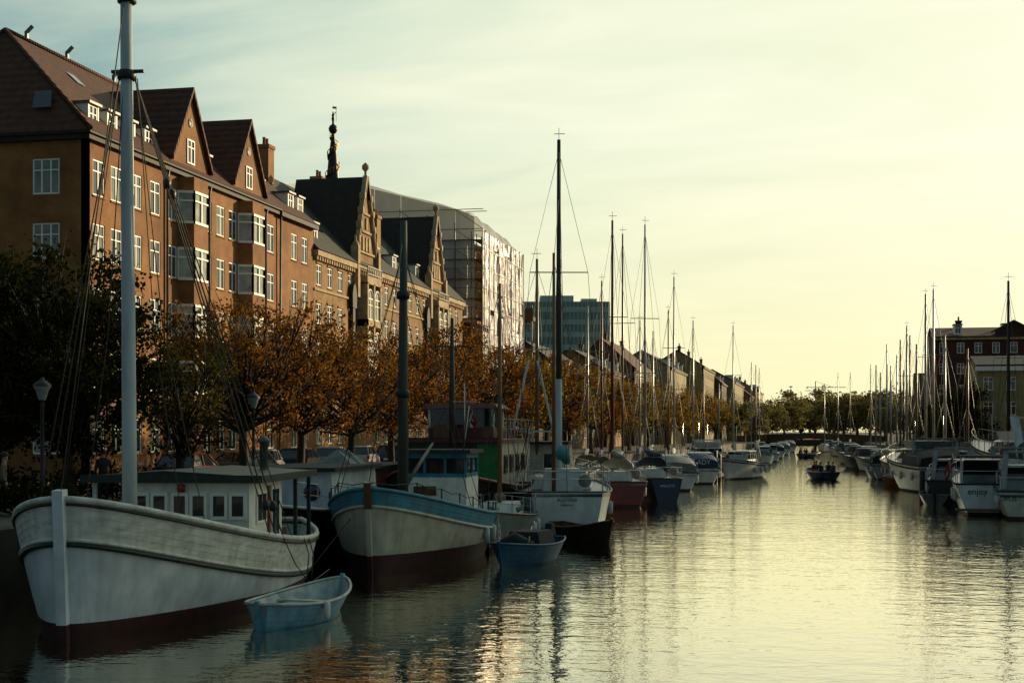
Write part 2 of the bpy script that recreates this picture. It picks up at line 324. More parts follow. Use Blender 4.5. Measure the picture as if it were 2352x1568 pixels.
# ------------------------------------------------------------------ setting
def watermat():
    m=bpy.data.materials.new('canal_water'); m.use_nodes=True; nt=m.node_tree; N=nt.nodes; L=nt.links; p=N['Principled BSDF']
    p.inputs['Base Color'].default_value=(.002,.0035,.0035,1); p.inputs['Roughness'].default_value=.03; p.inputs['IOR'].default_value=1.45
    tc=N.new('ShaderNodeTexCoord'); hs=None
    for sc,am,st,ro in ((.22,.55,(1,1.6,1),.35),(1.2,.40,(1,1.5,1),.1),(2.9,.22,(1,1.35,1),-.25),(7,.075,(1,1.15,1),.3)):
        mp=N.new('ShaderNodeMapping'); mp.inputs['Scale'].default_value=st; mp.inputs['Rotation'].default_value=(0,0,ro); L.new(tc.outputs['Object'],mp.inputs[0])
        n=N.new('ShaderNodeTexNoise'); n.inputs['Scale'].default_value=sc; n.inputs['Detail'].default_value=2; n.inputs['Distortion'].default_value=.4; L.new(mp.outputs[0],n.inputs['Vector'])
        mu=N.new('ShaderNodeMath'); mu.operation='MULTIPLY_ADD'; mu.inputs[1].default_value=am; L.new(n.outputs[0],mu.inputs[0])
        if hs is not None: L.new(hs,mu.inputs[2])
        hs=mu.outputs[0]
    b=N.new('ShaderNodeBump'); b.inputs['Strength'].default_value=1; b.inputs['Distance'].default_value=.034; L.new(hs,b.inputs['Height']); L.new(b.outputs[0],p.inputs['Normal'])
    gl=N.new('ShaderNodeBsdfGlossy'); gl.inputs['Color'].default_value=(1,.95,.78,1); gl.inputs['Roughness'].default_value=.035; L.new(b.outputs[0],gl.inputs['Normal'])
    lw=N.new('ShaderNodeLayerWeight'); lw.inputs['Blend'].default_value=.5; L.new(b.outputs[0],lw.inputs['Normal'])
    mr=N.new('ShaderNodeMapRange'); mr.inputs[1].default_value=.72; mr.inputs[2].default_value=.89; mr.inputs[3].default_value=0; mr.inputs[4].default_value=.93; L.new(lw.outputs['Facing'],mr.inputs[0])
    x=N.new('ShaderNodeMixShader'); L.new(mr.outputs[0],x.inputs[0]); L.new(p.outputs[0],x.inputs[1]); L.new(gl.outputs[0],x.inputs[2]); L.new(x.outputs[0],N['Material Output'].inputs[0])
    return m
struct('water',MB().add([(-60,-40,0),(60,-40,0),(60,500,0),(-60,500,0)],[(0,1,2,3)]),watermat())
def slab(poly,z0,z1,mb):
    n=len(poly); mb.add([(x,y,z0) for x,y in poly]+[(x,y,z1) for x,y in poly],[tuple(range(n,2*n))]+[(i,(i+1)%n,n+(i+1)%n,n+i) for i in range(n)])
g=MB(); slab([(-18.7,-40),(-18.7,165),(-13.5,335),(-13.5,420),(9,420),(9,335),(12.5,200),(12.5,-40),(1500,-40),(4000,4000),(-4000,4000),(-1500,-40)],-3,QZ,g)
struct('ground',g,M['quay'])
struct('quay_edge',MB().box(-19.2,-40,QZ-2.4,-18.64,165,QZ+.1),M['quaywall'])
struct('road',MB().add([(-32,-30,QZ+.004),(-28.2,-30,QZ+.004),(-28.2,165,QZ+.004),(-32,165,QZ+.004)],[(0,1,2,3)]),M['asphalt'])
struct('pavement',MB().box(-34.2,-30,QZ-.1,-32.4,165,QZ+.13),M['stone'])

# ------------------------------------------------------------------ windows & walls
WC={}
def window(par,x,y,z,w,h,cols=2,rz=0,glass='glass',fm='white',flat=False,name='window',tr=.68,arch=False,sub=True):
    key=(round(w,2),round(h,2),cols,fm,tr,arch)
    if key not in WC:
        f=MB(); t=.08
        f.box(-.04,-w/2,0,.035,-w/2+t,h); f.box(-.04,w/2-t,0,.035,w/2,h); f.box(-.04,-w/2+t,0,.035,w/2-t,t); f.box(-.04,-w/2+t,h-t,.035,w/2-t,h)
        for i in range(1,cols):
            yy=-w/2+w*i/cols; f.box(-.035,yy-t*.5,t,.03,yy+t*.5,h-t)
        if tr:
            for i in range(cols):
                ya=-w/2+w*i/cols+t*.5; yb=-w/2+w*(i+1)/cols-t*.5
                f.box(-.035,ya,h*tr-.03,.028,yb,h*tr+.03)
        if arch:
            pts=[(-w/2+t/2+0,h)]+[(-w/2*cos(a)*.94,h+w/2*sin(a)*.94) for a in [pi*i/10 for i in range(1,10)]]+[(w/2-t/2,h)]
            f.tube([(0,p[0],p[1]) for p in pts],.07,5)
            f.bar((0,0,h),(0,0,h+w/2*.9),.05)
        gl=MB().box(-.02,-w/2+.03,.03,-.005,w/2-.03,h-.03)
        if arch:
            pp=[(-w/2*.92*cos(pi*i/10),h-.04+w/2*.92*sin(pi*i/10)) for i in range(11)]
            gl.prism(pp,-.022,-.008)
        WC[key]=(f.mesh('window_frame',M[fm]),gl)
    fme,gl=WC[key]; gk=(key,glass)
    if gk not in WC: WC[gk]=gl.mesh('window_pane',M[glass])
    o=inst(name,fme,par,(x,y,z),rz)
    if flat: inst('pane',WC[gk],par,(x,y,z),rz)
    elif sub: inst('pane',WC[gk],o)
    return o
def wall(mb,y0,y1,z0,z1,holes,x=0,rd=.16):
    ys=sorted({y0,y1}|{v for h in holes for v in h[:2]}); zs=sorted({z0,z1}|{v for h in holes for v in h[2:]})
    for a,b in zip(ys,ys[1:]):
        for c,d in zip(zs,zs[1:]):
            my,mz=(a+b)/2,(c+d)/2
            if any(h[0]<my<h[1] and h[2]<mz<h[3] for h in holes): continue
            mb.add([(x,a,c),(x,b,c),(x,b,d),(x,a,d)],[(0,1,2,3)])
    for a,b,c,d in holes:
        r=x-rd
        mb.add([(x,a,c),(x,b,c),(r,b,c),(r,a,c)],[(0,1,2,3)]); mb.add([(x,a,d),(x,b,d),(r,b,d),(r,a,d)],[(0,1,2,3)])
        mb.add([(x,a,c),(x,a,d),(r,a,d),(r,a,c)],[(0,1,2,3)]); mb.add([(x,b,c),(x,b,d),(r,b,d),(r,b,c)],[(0,1,2,3)])
    for a,b,c,d in ((y0,y0,z0,z1),(y1,y1,z0,z1)):
        mb.add([(x,a,c),(x,a,d),(x-.3,a,d),(x-.3,a,c)],[(0,1,2,3)])
def winwall(mb,par,cols,rows,w,h,y0,y1,z0,z1,glass=None,cc=2,sill=True,sillm='stone',wx=-.07):
    holes=[]
    for y in cols:
        for z in rows:
            holes.append((y-w/2,y+w/2,z,z+h))
            window(par,wx,y,z,w,h,cc,glass=random.choice(['glass','glass','curtain']) if not glass else glass)
    wall(mb,y0,y1,z0,z1,holes)
    if sill:
        for y in cols:
            for z in rows: mb.box(-.05,y-w/2-.06,z-.09,.06,y+w/2+.06,z-.003)
def chimney(par,x,y,z0,z1,w=.7,l=.9,m='brick',pots=2):
    c=MB().box(x-w/2,y-l/2,z0,x+w/2,y+l/2,z1-.25); c.box(x-w/2-.08,y-l/2-.08,z1-.25,x+w/2+.08,y+l/2+.08,z1)
    for i in range(pots): c.lathe([(.13,z1),(.11,z1+.5),(.14,z1+.55),(.0,z1+.55)],(x,y-l*.25+i*l*.5/(max(1,pots-1)) if pots>1 else y,0),8)
    return c.build('chimney',M[m],par)
def dormer(par,y,z,w=1.15,h=1.5,x=-.7,dep=2.6,glass='glass'):
    d=MB().box(x-dep,y-w/2,z,x,y-w/2+.12,z+h); d.box(x-dep,y+w/2-.12,z,x,y+w/2,z+h); d.box(x-.1,y-w/2+.12,z,x,y+w/2-.12,z+.12)
    o=d.build('dormer',M['white'],par)
    MB().box(x-dep,y-w/2-.1,z+h,x+.14,y+w/2+.1,z+h+.12).build('dormer_roof',M['zinc'],o)
    window(o,x-.06,y,z+.12,w-.26,h-.14,2,glass=glass,flat=True); return o
def gable_roof(mb,y0,y1,x0,x1,ze,zr,th=.18,ov=.35):
    xm=(x0+x1)/2
    for xe,s in ((x0,1),(x1,-1)):
        e=xe+s*ov; dz=(zr-ze)/(abs(xe-xm))*ov
        mb.prismy([(e,ze-dz),(xm,zr),(xm,zr+th),(e,ze-dz+th)],y0-.2,y1+.2)
rot=Matrix.Rotation(R(-90),4,'Z')

# ---- A: brick corner block
YA=62.2; LA=YF(635,-34.2)-YA
b=thing('brick_apartment_building','long red brick apartment block with two pointed gables and bay windows, nearest on the left','building',(-34.2,YA,QZ))
wa=MB(); rowsA=[13.8,10.7,7.6,4.5,1.3]
colsA=[YF(u,-34.2)-YA for u in (227,268,314,357,396,477,507,535,622)]
G1=YF(440,-34.2)-YA; G2=YF(573,-34.2)-YA
winwall(wa,b,colsA,rowsA,1.15,1.75,0,LA,0,16.7)
hol=[]
for z in rowsA:
    for xx in (-2.15,-6.2,-10.2): 
        hol.append((xx-.72,xx+.72,z,z+1.72))
        window(b,xx,.07,z,1.44,1.72,3,rz=R(-90),glass='curtain')
we=MB(); wall(we,-13,0,0,16.7,hol)
we.v=[tuple(rot@Vector(p)) for p in we.v]     # local +x -> -y
wa.add(we.v,we.f)
wa.box(-13,.3,0,-.3,LA,16.65)
wa.box(-12.7,.31,0,-.31,.32,16)
wa.build('wall',M['brick'],b)
cr=MB(); cr.box(0,-.25,16.35,.28,LA,16.72); cr.box(-13,-.28,16.35,-.002,-.002,16.72); cr.box(.28,-.3,16.6,.42,LA,16.74); cr.box(-13,-.42,16.6,.42,-.3,16.74)
cr.build('cornice',M['darkroof'],b)
ro=MB(); ys=3.2
ro.add([(.45,-.45,16.72),(.45,LA,16.72),(-6.3,LA,22.8),(-6.3,ys,22.8),(-13.4,LA,16.72),(-13.4,-.45,16.72)],[(0,1,2,3),(3,2,4,5),(0,3,5),(1,4,2)])
ro=ro.build('roof',M['tile'],b)
rl=MB(); rl.tube([(-6.3,ys,22.84),(-6.3,LA,22.84)],.13,6); rl.tube([(.45,-.45,16.78),(-6.3,ys,22.84)],.12,6); rl.tube([(-13.4,-.45,16.78),(-6.3,ys,22.84)],.12,6)
rl.build('ridge_tiles',M['tile'],ro)
for yy in (5.2,9.3,14.6):
    MB().bar((-6.3,yy,22.8),(-6.3,yy,23.3),.16).bar((-6.3,yy,23.25),(-6.1,yy+.2,23.6),.2).build('roof_vent',M['zinc'],ro)
k=MB().add([(-1.9,.02,18.0),(-2.9,.02,18.0),(-3.1,.62,18.95),(-2.2,.62,18.95)],[(0,1,2,3)]); k.build('skylight',M['glass'],ro)
k=MB().add([(-3.9,6.2,20.72),(-3.9,7.0,20.72),(-4.6,7.0,21.36),(-4.6,6.2,21.36)],[(0,1,2,3)]); k.build('skylight',M['glass'],ro)
for u in (215,258,300,343,388,474,530,597):
    dormer(b,YF(u,-34.9)-YA,16.95,1.05,1.5)
def gable(par,yc,hw,z0,zk,m,roofm,win=True,back=-5.6):
    wl=MB(); wl.prism([(yc-hw,z0),(yc+hw,z0),(yc+hw,z0+.7),(yc,zk),(yc-hw,z0+.7)],-.3,.06); o=wl.build('gable',M[m],par)
    r=MB(); dz=(zk-z0-.7)/hw
    for s in (1,-1):
        ye=yc+s*(hw+.25); ze=z0+.7-dz*.25
        r.prism([(ye,ze+.02),(yc,zk+.02),(yc,zk+.3),(ye,ze+.3)],back,.3)
    r.build('gable_roof',M[roofm],o)
    if win:
        window(o,.09,yc,z0+.5,.95,1.35,2,flat=True)
        MB().lathe([(.0,.07),(.22,.07),(.26,.1),(.26,.06)],(0,yc,zk-1.7),10,'x').build('oculus',M['iron'],o)
    return o
for G in (G1,G2): gable(b,G-.3,2.3,16.72,21.2,'brick','tile')
for G in (G1,G2):
    y0,y1=G-1.75,G+.75; d=.8
    plan=[(0,y0),(d,y0+.35),(d,y1-.35),(0,y1)]; planin=[(0,y0+.06),(d-.1,y0+.42),(d-.1,y1-.42),(0,y1-.06)]
    bb=MB()
    def layer(pl,z0,z1):
        bb.add([(x,y,z0) for x,y in pl]+[(x,y,z1) for x,y in pl],[tuple(range(4)),(7,6,5,4)]+[(i,(i+1)%4,4+(i+1)%4,4+i) for i in range(4)])
    prev=2.8
    layer(planin,2.9,16.2)
    for z in rowsA[::-1][1:]:
        layer(plan,prev,z-.05); prev=z+1.75
    layer(plan,prev,16.3)
    o=bb.build('bay_window',M['brick'],b)
    for z in rowsA[:4]:
        f=MB(); gl=MB()
        for (xa,ya),(xb,yb) in zip(plan,plan[1:]):
            pa=Vector((xa,ya,0)); pb=Vector((xb,yb,0)); 
            n=2 if xa==xb else 1
            for i in range(n+1):
                p=pa.lerp(pb,i/n); f.bar((p.x,p.y,z-.05),(p.x,p.y,z+1.75),.11)
            for zz_,hh in ((z+.02,.14),(z+1.2,.09),(z+1.68,.14)): f.bar((pa.x,pa.y,zz_),(pb.x,pb.y,zz_),.1,hh)
            ii=Vector((-.02,0,0)); gl.add([pa+ii+Vector((0,0,z-.05)),pb+ii+Vector((0,0,z-.05)),pb+ii+Vector((0,0,z+1.75)),pa+ii+Vector((0,0,z+1.75))],[(0,1,2,3)])
        f.build('window_frame',M['white'],o); gl.build('pane',M['baycurtain'],o)
for y in (G1+2.15,G2+2.4,8.4): MB().tube([(.25,y,16.6),(.12,y,16),(.1,y,.2)],.07,6).build('drainpipe',M['zinc'],b)
# ---- A3: narrow brick house
Y3=YA+LA+.02; L3=YF(720,-34.2)-Y3
b=thing('brick_house','narrow red brick house with two white dormers between the gabled block and the ornate building','building',(-34.2,Y3,QZ))
wa=MB(); winwall(wa,b,[YF(u,-34.2)-Y3 for u in (676,700)],rowsA,1.1,1.75,0,L3,0,16.6); wa.box(-13,0.01,0,-.3,L3-.01,16.5); wa.build('wall',M['brick'],b)
ro=MB(); ro.add([(.45,0,16.6),(.45,L3,16.6),(-6.3,L3,22.2),(-6.3,0,22.2),(-13.4,0,16.6),(-13.4,L3,16.6)],[(0,1,2,3),(3,2,5,4),(0,3,4),(1,5,2)]); ro=ro.build('roof',M['tile'],b)
MB().box(0,0,16.3,.4,L3,16.62).build('cornice',M['darkroof'],b)
for u in (668,690): dormer(b,YF(u,-34.9)-Y3,16.95,1.05,1.5)
MB().tube([(.2,.25,16.4),(.1,.25,.2)],.07,6).build('drainpipe',M['zinc'],b)
# ---- B: ornate stone-and-brick building
YB=Y3+L3+.02; LB=YF(1062,-34.2)-YB
b=thing('ornate_apartment_building','ochre brick and sandstone building with grey slate roof, two tall carved gables and arched oriels','building',(-34.2,YB,QZ))
gB=[YF(838,-34.2)-YB,YF(1000,-34.2)-YB]
cols=[c for c in [1.1+i*2.28 for i in range(19)] if all(abs(c-g)>2.3 for g in gB) and c<LB-.7]
wa=MB(); rowsB=[12.6,9.9,7.2,4.5,1.5]
winwall(wa,b,cols,rowsB,1.0,1.45,0,LB,0,15.0); wa.box(-13,.01,0,-.3,LB-.01,14.9)
for c_ in cols:
    for z in rowsB: wa.box(-.02,c_-.62,z+1.47,.07,c_+.62,z+1.62)
wa.build('wall',M['brick2'],b)
cn=MB(); cn.box(0,0,14.6,.35,LB,15.05)
for i in range(int(LB/.5)): cn.box(0,i*.5+.1,14.3,.25,i*.5+.32,14.6)
for z in (12.2,6.8): cn.box(.002,0,z,.1,LB,z+.16)
cn.build('cornice',M['stone'],b)
ro=MB(); ro.add([(.45,0,15.0),(.45,LB,15.0),(-6.3,LB,21.6),(-6.3,0,21.6),(-13.4,0,15.0),(-13.4,LB,15.0)],[(0,1,2,3),(3,2,5,4),(0,3,4),(1,5,2)]); ro=ro.build('roof',M['slate'],b)
for yv in (4.2,5.1,6.0,17.8,18.7,19.6,26,27):
    x1,x2=-1.6,-2.7; f=lambda x:15+(.45-x)/6.75*6.6+.05
    MB().add([(x1,yv,f(x1)),(x1,yv+.6,f(x1)),(x2,yv+.6,f(x2)),(x2,yv,f(x2))],[(0,1,2,3)]).build('skylight',M['glass'],ro)
for yv in (2.2,16.4,21.5,28.5,36): dormer(b,yv,15.5,1.1,1.6)
for i,g in enumerate(gB):
    o=gable(b,g,2.4,15.02,21.7,'brick2','darkroof',False)
    t=MB()
    for s in (1,-1):
        t.bar((.1,g+s*2.55,15.4),(.1,g+s*.1,22.0),.35,.3); t.box(-.2,g+s*2.55-.25,12.5,.4,g+s*2.55+.25,16.4); t.lathe([(.25,0),(.28,.15),(.08,.4),(.12,.55),(0,.8)],(.1,g+s*2.55,16.4),8)
        for k in range(4):   # small crockets stepping up the slope
            zz_=16.7+k*1.15; yy=g+s*(2.62-(zz_-15.4)*2.45/6.6); t.box(-.1,yy-.16,zz_,.34,yy+.16,zz_+.5)
    t.lathe([(.1,21.8),(.1,22.4),(.28,22.6),(.28,22.85),(.08,23.05),(0,23.1)],(.05,g,0),10)
    for zz_,ww in ((16.0,1.9),(17.6,1.1),(19,.7)): t.box(.06,g-ww,zz_,.2,g+ww,zz_+.15)
    for k in (-1,0,1): t.box(.061,g+k*.75-.2,16.25,.16,g+k*.75+.2,17.3)
    t.box(.061,g-.12,17.9,.18,g+.12,18.8)
    t.build('carved_trim',M['stone'],o)
    y0,y1=g-1.75,g+1.75; od=.8
    ob=MB(); ob.fr(0,.05,y0+.5,y1-.5,2.8,0,od,y0,y1,4.2)
    for za,zb in ((4.2,4.5),(7.2,7.7),(10.4,10.9),(13.6,14.2)): ob.box(0,y0,za,od,y1,zb)
    for yy in (y0,g-.13,y1-.26): ob.box(0,yy,4.2,od,yy+.26,13.7)
    o2=ob.build('oriel',M['stone'],b)
    MB().box(.001,y0+.2,4.3,.3,y1-.2,13.6).build('back_wall',M['darkroof'],o2)
    for za in (4.5,7.7,10.9):
        for sgn in (-1,1): window(o2,od-.1,g+sgn*.9,za,1.4,1.65,2,glass='baycurtain',flat=True,arch=True)
    rl=MB()
    for zz_ in (14.35,14.9): rl.bar((od,y0,zz_),(od,y1,zz_),.08)
    for k in range(9): rl.bar((od,y0+(y1-y0)*k/8,14.2),(od,y0+(y1-y0)*k/8,14.9),.06)
    rl.build('balcony_rail',M['iron'],o2)
for yy in (8.0,14.9,28.6,35.8):
    t=MB(); t.box(0.003,yy-.25,4,.28,yy+.25,11.6); t.prism([(yy-.45,11.6),(yy+.45,11.6),(yy+.5,12.6),(yy+.28,13.2),(yy,13.45),(yy-.28,13.2),(yy-.5,12.6)],.004,.34); t.build('pilaster',M['darkroof'],b)
chimney(ro,-5.4,4.6,20.5,23.3,.9,1.1,pots=2); chimney(ro,-6.3,18.4,20.5,23.4,.9,1.2,m='brick2',pots=2)
chimney(ro,-2.5,21.8,17,20.6,.7,1.0,m='brick2')
# ---- wrapped building
YT=141; XT=-33.4; LT=19.6
b=thing('scaffolded_building','tall building wrapped in white plastic sheeting and scaffolding under a sloping temporary roof','building',(XT,YT,QZ))
MB().box(-26,1.8,0,-1.8,LT-.5,22).build('wall',M['brick2'],b)
rs=MB(); ny=16
prof=[(.05,22.6),(-.25,23.5),(-.9,24.2),(-2,24.7),(-5,25.7),(-9,26.9),(-14,28.3),(-17,28.6),(-26,26)]
vs=[]
for i in range(ny+1):
    for (x,z) in prof:
        vs.append((x+random.uniform(-.05,.05),-.3+(LT+.5)*i/ny,z+random.uniform(-.13,.13)+.15*sin(i*1.7)-.9*(i/ny)**2))
n=len(prof); rs.add(vs,[(i*n+j,i*n+j+1,(i+1)*n+j+1,(i+1)*n+j) for i in range(ny) for j in range(n-1)],True)
rs.build('temporary_roof',M['tarpgrey'],b)
def crinkle(p0,p1,p2,p3,nu,nv,amp,mb):
    vs=[]
    nrm=((Vector(p1)-Vector(p0)).cross(Vector(p3)-Vector(p0))).normalized()
    ph=[random.uniform(-amp,amp) for _ in range(nu+1)]
    for j in range(nv+1):
        for i in range(nu+1):
            a=Vector(p0).lerp(Vector(p1),i/nu); c=Vector(p3).lerp(Vector(p2),i/nu); p=a.lerp(c,j/nv)+nrm*(ph[i]+random.uniform(-amp,amp)*.5); vs.append(p)
    mb.add(vs,[(j*(nu+1)+i,j*(nu+1)+i+1,(j+1)*(nu+1)+i+1,(j+1)*(nu+1)+i) for j in range(nv) for i in range(nu)],True)
for i in range(8):
    y0=i*LT/8+.02; y1=(i+1)*LT/8-.02-(.5 if i in (2,5) else 0)
    zc=3+random.uniform(0,4); t=MB()
    while zc<22.4:
        zn=min(22.7,zc+random.uniform(6,12))
        if zn>21.5: zn=22.7
        crinkle((.05,y0,zc),(.05,y1,zc),(.05,y1,zn),(.05,y0,zn),9,max(3,int((zn-zc))),.13,t)
        zc=zn+(random.uniform(.1,.7) if random.random()<.6 else .02)
    t.build('tarp_sheet',M['tarp'],b)
zt=lambda x: 24.3+min(-x,15)*.27
for i in range(9):
    xa=-i*2.9-(.9 if i==0 else 0); xb=-(i+1)*2.9+.05
    t=MB(); zlo=(13.5,16,12,10,10,10,10,10,10)[i]
    crinkle((xb,0,zlo),(xa,0,zlo),(xa,0,zt(xa)),(xb,0,zt(xb)),6,8,.12,t); t.build('end_tarp',M['tarpgrey'],b)
sf=MB()
for i in range(10):
    for xx in (.16,-1.2): sf.bar((xx,i*LT/9,0),(xx,i*LT/9,22.8),.08)
for k in range(11):
    for xx in (.16,-1.2): sf.bar((xx,0,2*k+1),(xx,LT,2*k+1),.05)
for i in range(10):
    for yy in (-.3,1.3): sf.bar((-i*2.9,yy,0),(-i*2.9,yy,23.0+min(i*2.9,15)*.26),.09)
for k in range(13):
    for yy in (-.3,1.3): sf.bar((.1,yy,2*k+1),(-26,yy,2*k+1),.07)
    for i in range(0,9,2): sf.bar((-i*2.9,-.3,2*k-1),(-(i+1)*2.9,-.3,2*k+1),.06)
sf.build('scaffold',M['scaf'],b)
for k in range(11): MB().box(-1.1,.1,2*k+1.9,-.15,LT-.1,2*k+1.97).box(-25,-.2,2*k+1.9,-.9,1.2,2*k+1.96).build('scaffold_deck',M['plank'],b)
p=at(1196,176); b=thing('scaffold_tower','low brown timber scaffold platform right of the wrapped building','scaffold',(p.x,p.y,QZ))
sf=MB()
for x in (-1.7,0,1.7):
    for y in (-1.5,1.5): sf.bar((x,y,0),(x,y,17.8),.14)
for z in (4,8,12,16):
    for y in (-1.5,1.5): sf.bar((-1.7,y,z),(1.7,y,z),.12); sf.bar((-1.7,y,z-2),(1.7,y,z),.08)
sf.build('scaffold_frame',M['scaf'],b)
for z in (8.1,12.1,15.9): MB().box(-1.9,-1.7,z,1.9,1.7,z+.5).build('platform',M['plank'],b)
MB().box(-1.9,-1.72,16.4,1.9,-1.66,17.5).build('guard_board',M['plank'],b)

# ---- church spire
p=at(765,380); b=thing('church_spire','dark corkscrew church spire with gilded outer stair, globe and statue on top','spire',(p.x,p.y,QZ))
sp_=MB(); sp_.lathe([(4.5,30),(3.4,52),(2.2,64),(1.7,70),(1.15,76),(.55,80.5),(.4,82)],n=16); sp_.build('spire_core',M['bronze'],b)
def hr(z): return 2.2-(z-64)*(2.2-.5)/(81-64) if z>64 else 3.4-(z-52)*1.2/12
hx=MB(); hg=MB(); vs=[]; n=150
for i in range(n+1):
    z=48+33*(i/n)**.92; a=i/n*2*pi*5.5; r=hr(z)
    vs+=[(r*.9*cos(a),r*.9*sin(a),z),((r+.5)*cos(a),(r+.5)*sin(a),z),((r+.5)*cos(a),(r+.5)*sin(a),z-.45),(r*.9*cos(a),r*.9*sin(a),z-.8)]
hx.add(vs,[(i*4+k,i*4+(k+1)%4,i*4+4+(k+1)%4,i*4+4+k) for i in range(n) for k in range(4)]); hx.build('spiral_stair',M['bronze'],b)
pts=[((hr(48+33*(i/n)**.92)+.5)*cos(i/n*11*pi),(hr(48+33*(i/n)**.92)+.5)*sin(i/n*11*pi),49+33*(i/n)**.92) for i in range(n+1)]
hg.tube(pts,.1,4)
for q in pts[::2]: hg.bar(q,(q[0],q[1],q[2]-1),.12)
hg.build('gilded_rail',M['gold'],b)
MB().lathe([(0,81.6),(.7,81.9),(1.15,82.6),(1.2,83.2),(.9,83.9),(.35,84.3),(.25,84.8),(0,84.9)],n=16).build('globe',M['bronze'],b)
MB().lathe([(.25,84.5),(.32,85.2),(.45,85.8),(.3,86.4),(.45,86.9),(.15,87.1),(.22,87.4),(.2,87.6),(0,87.7)],n=10).bar((0,.0,86.8),(.9,0,87.6),.15).bar((.9,0,85),(.9,0,88.9),.12).build('statue',M['bronze'],b)
MB().prism([(0,88.3),(1.1,88.2),(1.1,88.75),(0,88.9)],.85,.95).build('weather_vane',M['gold'],b,None,R(-80))

# ---- green high-rise
p=at(1300,360); b=thing('office_tower','flat topped green glazed office block on the skyline behind the masts','building',(p.x,p.y,QZ),A)
MB().box(-11,0,0,11,14,35.2).build('wall',M['teals'],b)
MB().box(-6.5,2,35.2,2,10,36.9).box(4,3,35.2,8,9,36.2).build('roof_plant_room',M['tealpanel'],b)
for k in range(11):
    MB().box(-11.1,-.12,1+k*3.15,11.1,-.002,2.3+k*3.15).build('floor_band',M['tealpanel'],b)
for i in range(23): MB().box(-11+i*1-.1,-.3,0,-11+i*1+.1,-.13,35).build('facade_fin',M['tealpanel'],b)

# ---- simple houses
def house(label,loc,rz,W,D,ze,zr,wm,rm,rows,ncol,ww=1.0,wh=1.5,name='town_house',dorm=0,chim=1,cornice='stone',endcols=()):
    b=thing(name,label,'house',loc,rz)
    wa=MB(); cols=[W*(i+.5)/ncol for i in range(ncol)]
    winwall(wa,b,cols,rows,ww,wh,0,W,0,ze,sill=False)
    wa.box(-D,.3,0,-.3,W,ze-.05)
    if endcols:
        hol=[]
        for xx in endcols:
            for z in rows: hol.append((xx-ww/2,xx+ww/2,z,z+wh)); window(b,xx,.1,z,ww,wh,2,rz=R(-90))
        we=MB(); wall(we,-D,0,0,ze,hol); we.v=[tuple(rot@Vector(p)) for p in we.v]; wa.add(we.v,we.f)
    else: wa.box(-D,0,0,-.31,.29,ze-.06)
    xm=-D/2
    wa.prismy([(-.02,ze-.05),(-D+.02,ze-.05),(xm,zr-.05)],.02,.3); wa.prismy([(-.02,ze-.05),(-D+.02,ze-.05),(xm,zr-.05)],W-.3,W-.02)
    wa.build('wall',M[wm],b)
    r=MB(); gable_roof(r,0,W,0,-D,ze,zr); r=r.build('roof',M[rm],b)
    MB().box(.002,-.05,ze-.4,.25,W+.05,ze-.1).build('cornice',M[cornice],b)
    for i in range(dorm): dormer(b,W*(i+.5)/dorm,ze+.35,1.1,1.4,-.6,2)
    for i in range(chim): chimney(r,xm,W*(.15+.7*i/max(1,chim-1)) if chim>1 else W*.5,zr-.4,zr+1.2,.6,.8,m='brick3',pots=1)
    return b
r5=[1.5,4.6,7.7,10.8,13.6]; r4=[1.4,4.4,7.4,10.4]
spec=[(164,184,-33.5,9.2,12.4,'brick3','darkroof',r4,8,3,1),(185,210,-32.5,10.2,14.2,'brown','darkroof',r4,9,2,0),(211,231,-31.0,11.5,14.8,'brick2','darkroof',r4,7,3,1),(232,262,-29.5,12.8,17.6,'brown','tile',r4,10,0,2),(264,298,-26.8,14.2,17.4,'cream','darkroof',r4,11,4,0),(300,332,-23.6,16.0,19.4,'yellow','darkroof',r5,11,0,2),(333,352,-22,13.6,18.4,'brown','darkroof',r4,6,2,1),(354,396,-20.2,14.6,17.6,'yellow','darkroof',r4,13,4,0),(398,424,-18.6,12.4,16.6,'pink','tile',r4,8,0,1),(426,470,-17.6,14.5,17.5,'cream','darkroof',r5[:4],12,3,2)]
desc=['low dark red brick town house with dark roof just past the scaffold','brown town house with dark roof half hidden by masts and golden trees','ochre brick town house with dark roof behind the tall white masts','brown town house with steep red tile roof above the golden trees','cream town house with dark dormered roof on the far left bank','yellow five storey house, larger of the sunlit yellow houses down the canal','narrow brown house with steep dark roof beyond the larger yellow house','long low yellow house with dark dormered roof near the far bridge','rose coloured house with red tile roof second last down the left bank','cream house furthest away on the left bank']
for s_,dsc in zip(spec,desc):
    y0,y1,X,ze,zr,wm,rm,rows,nc,dm,ch=s_
    house(dsc,(X,y0,QZ),0,y1-y0,11,ze,zr,wm,rm,[r for r in rows if r<ze-1.9],nc,dorm=dm,chim=ch,endcols=(-2.2,-5.5,-8.8))
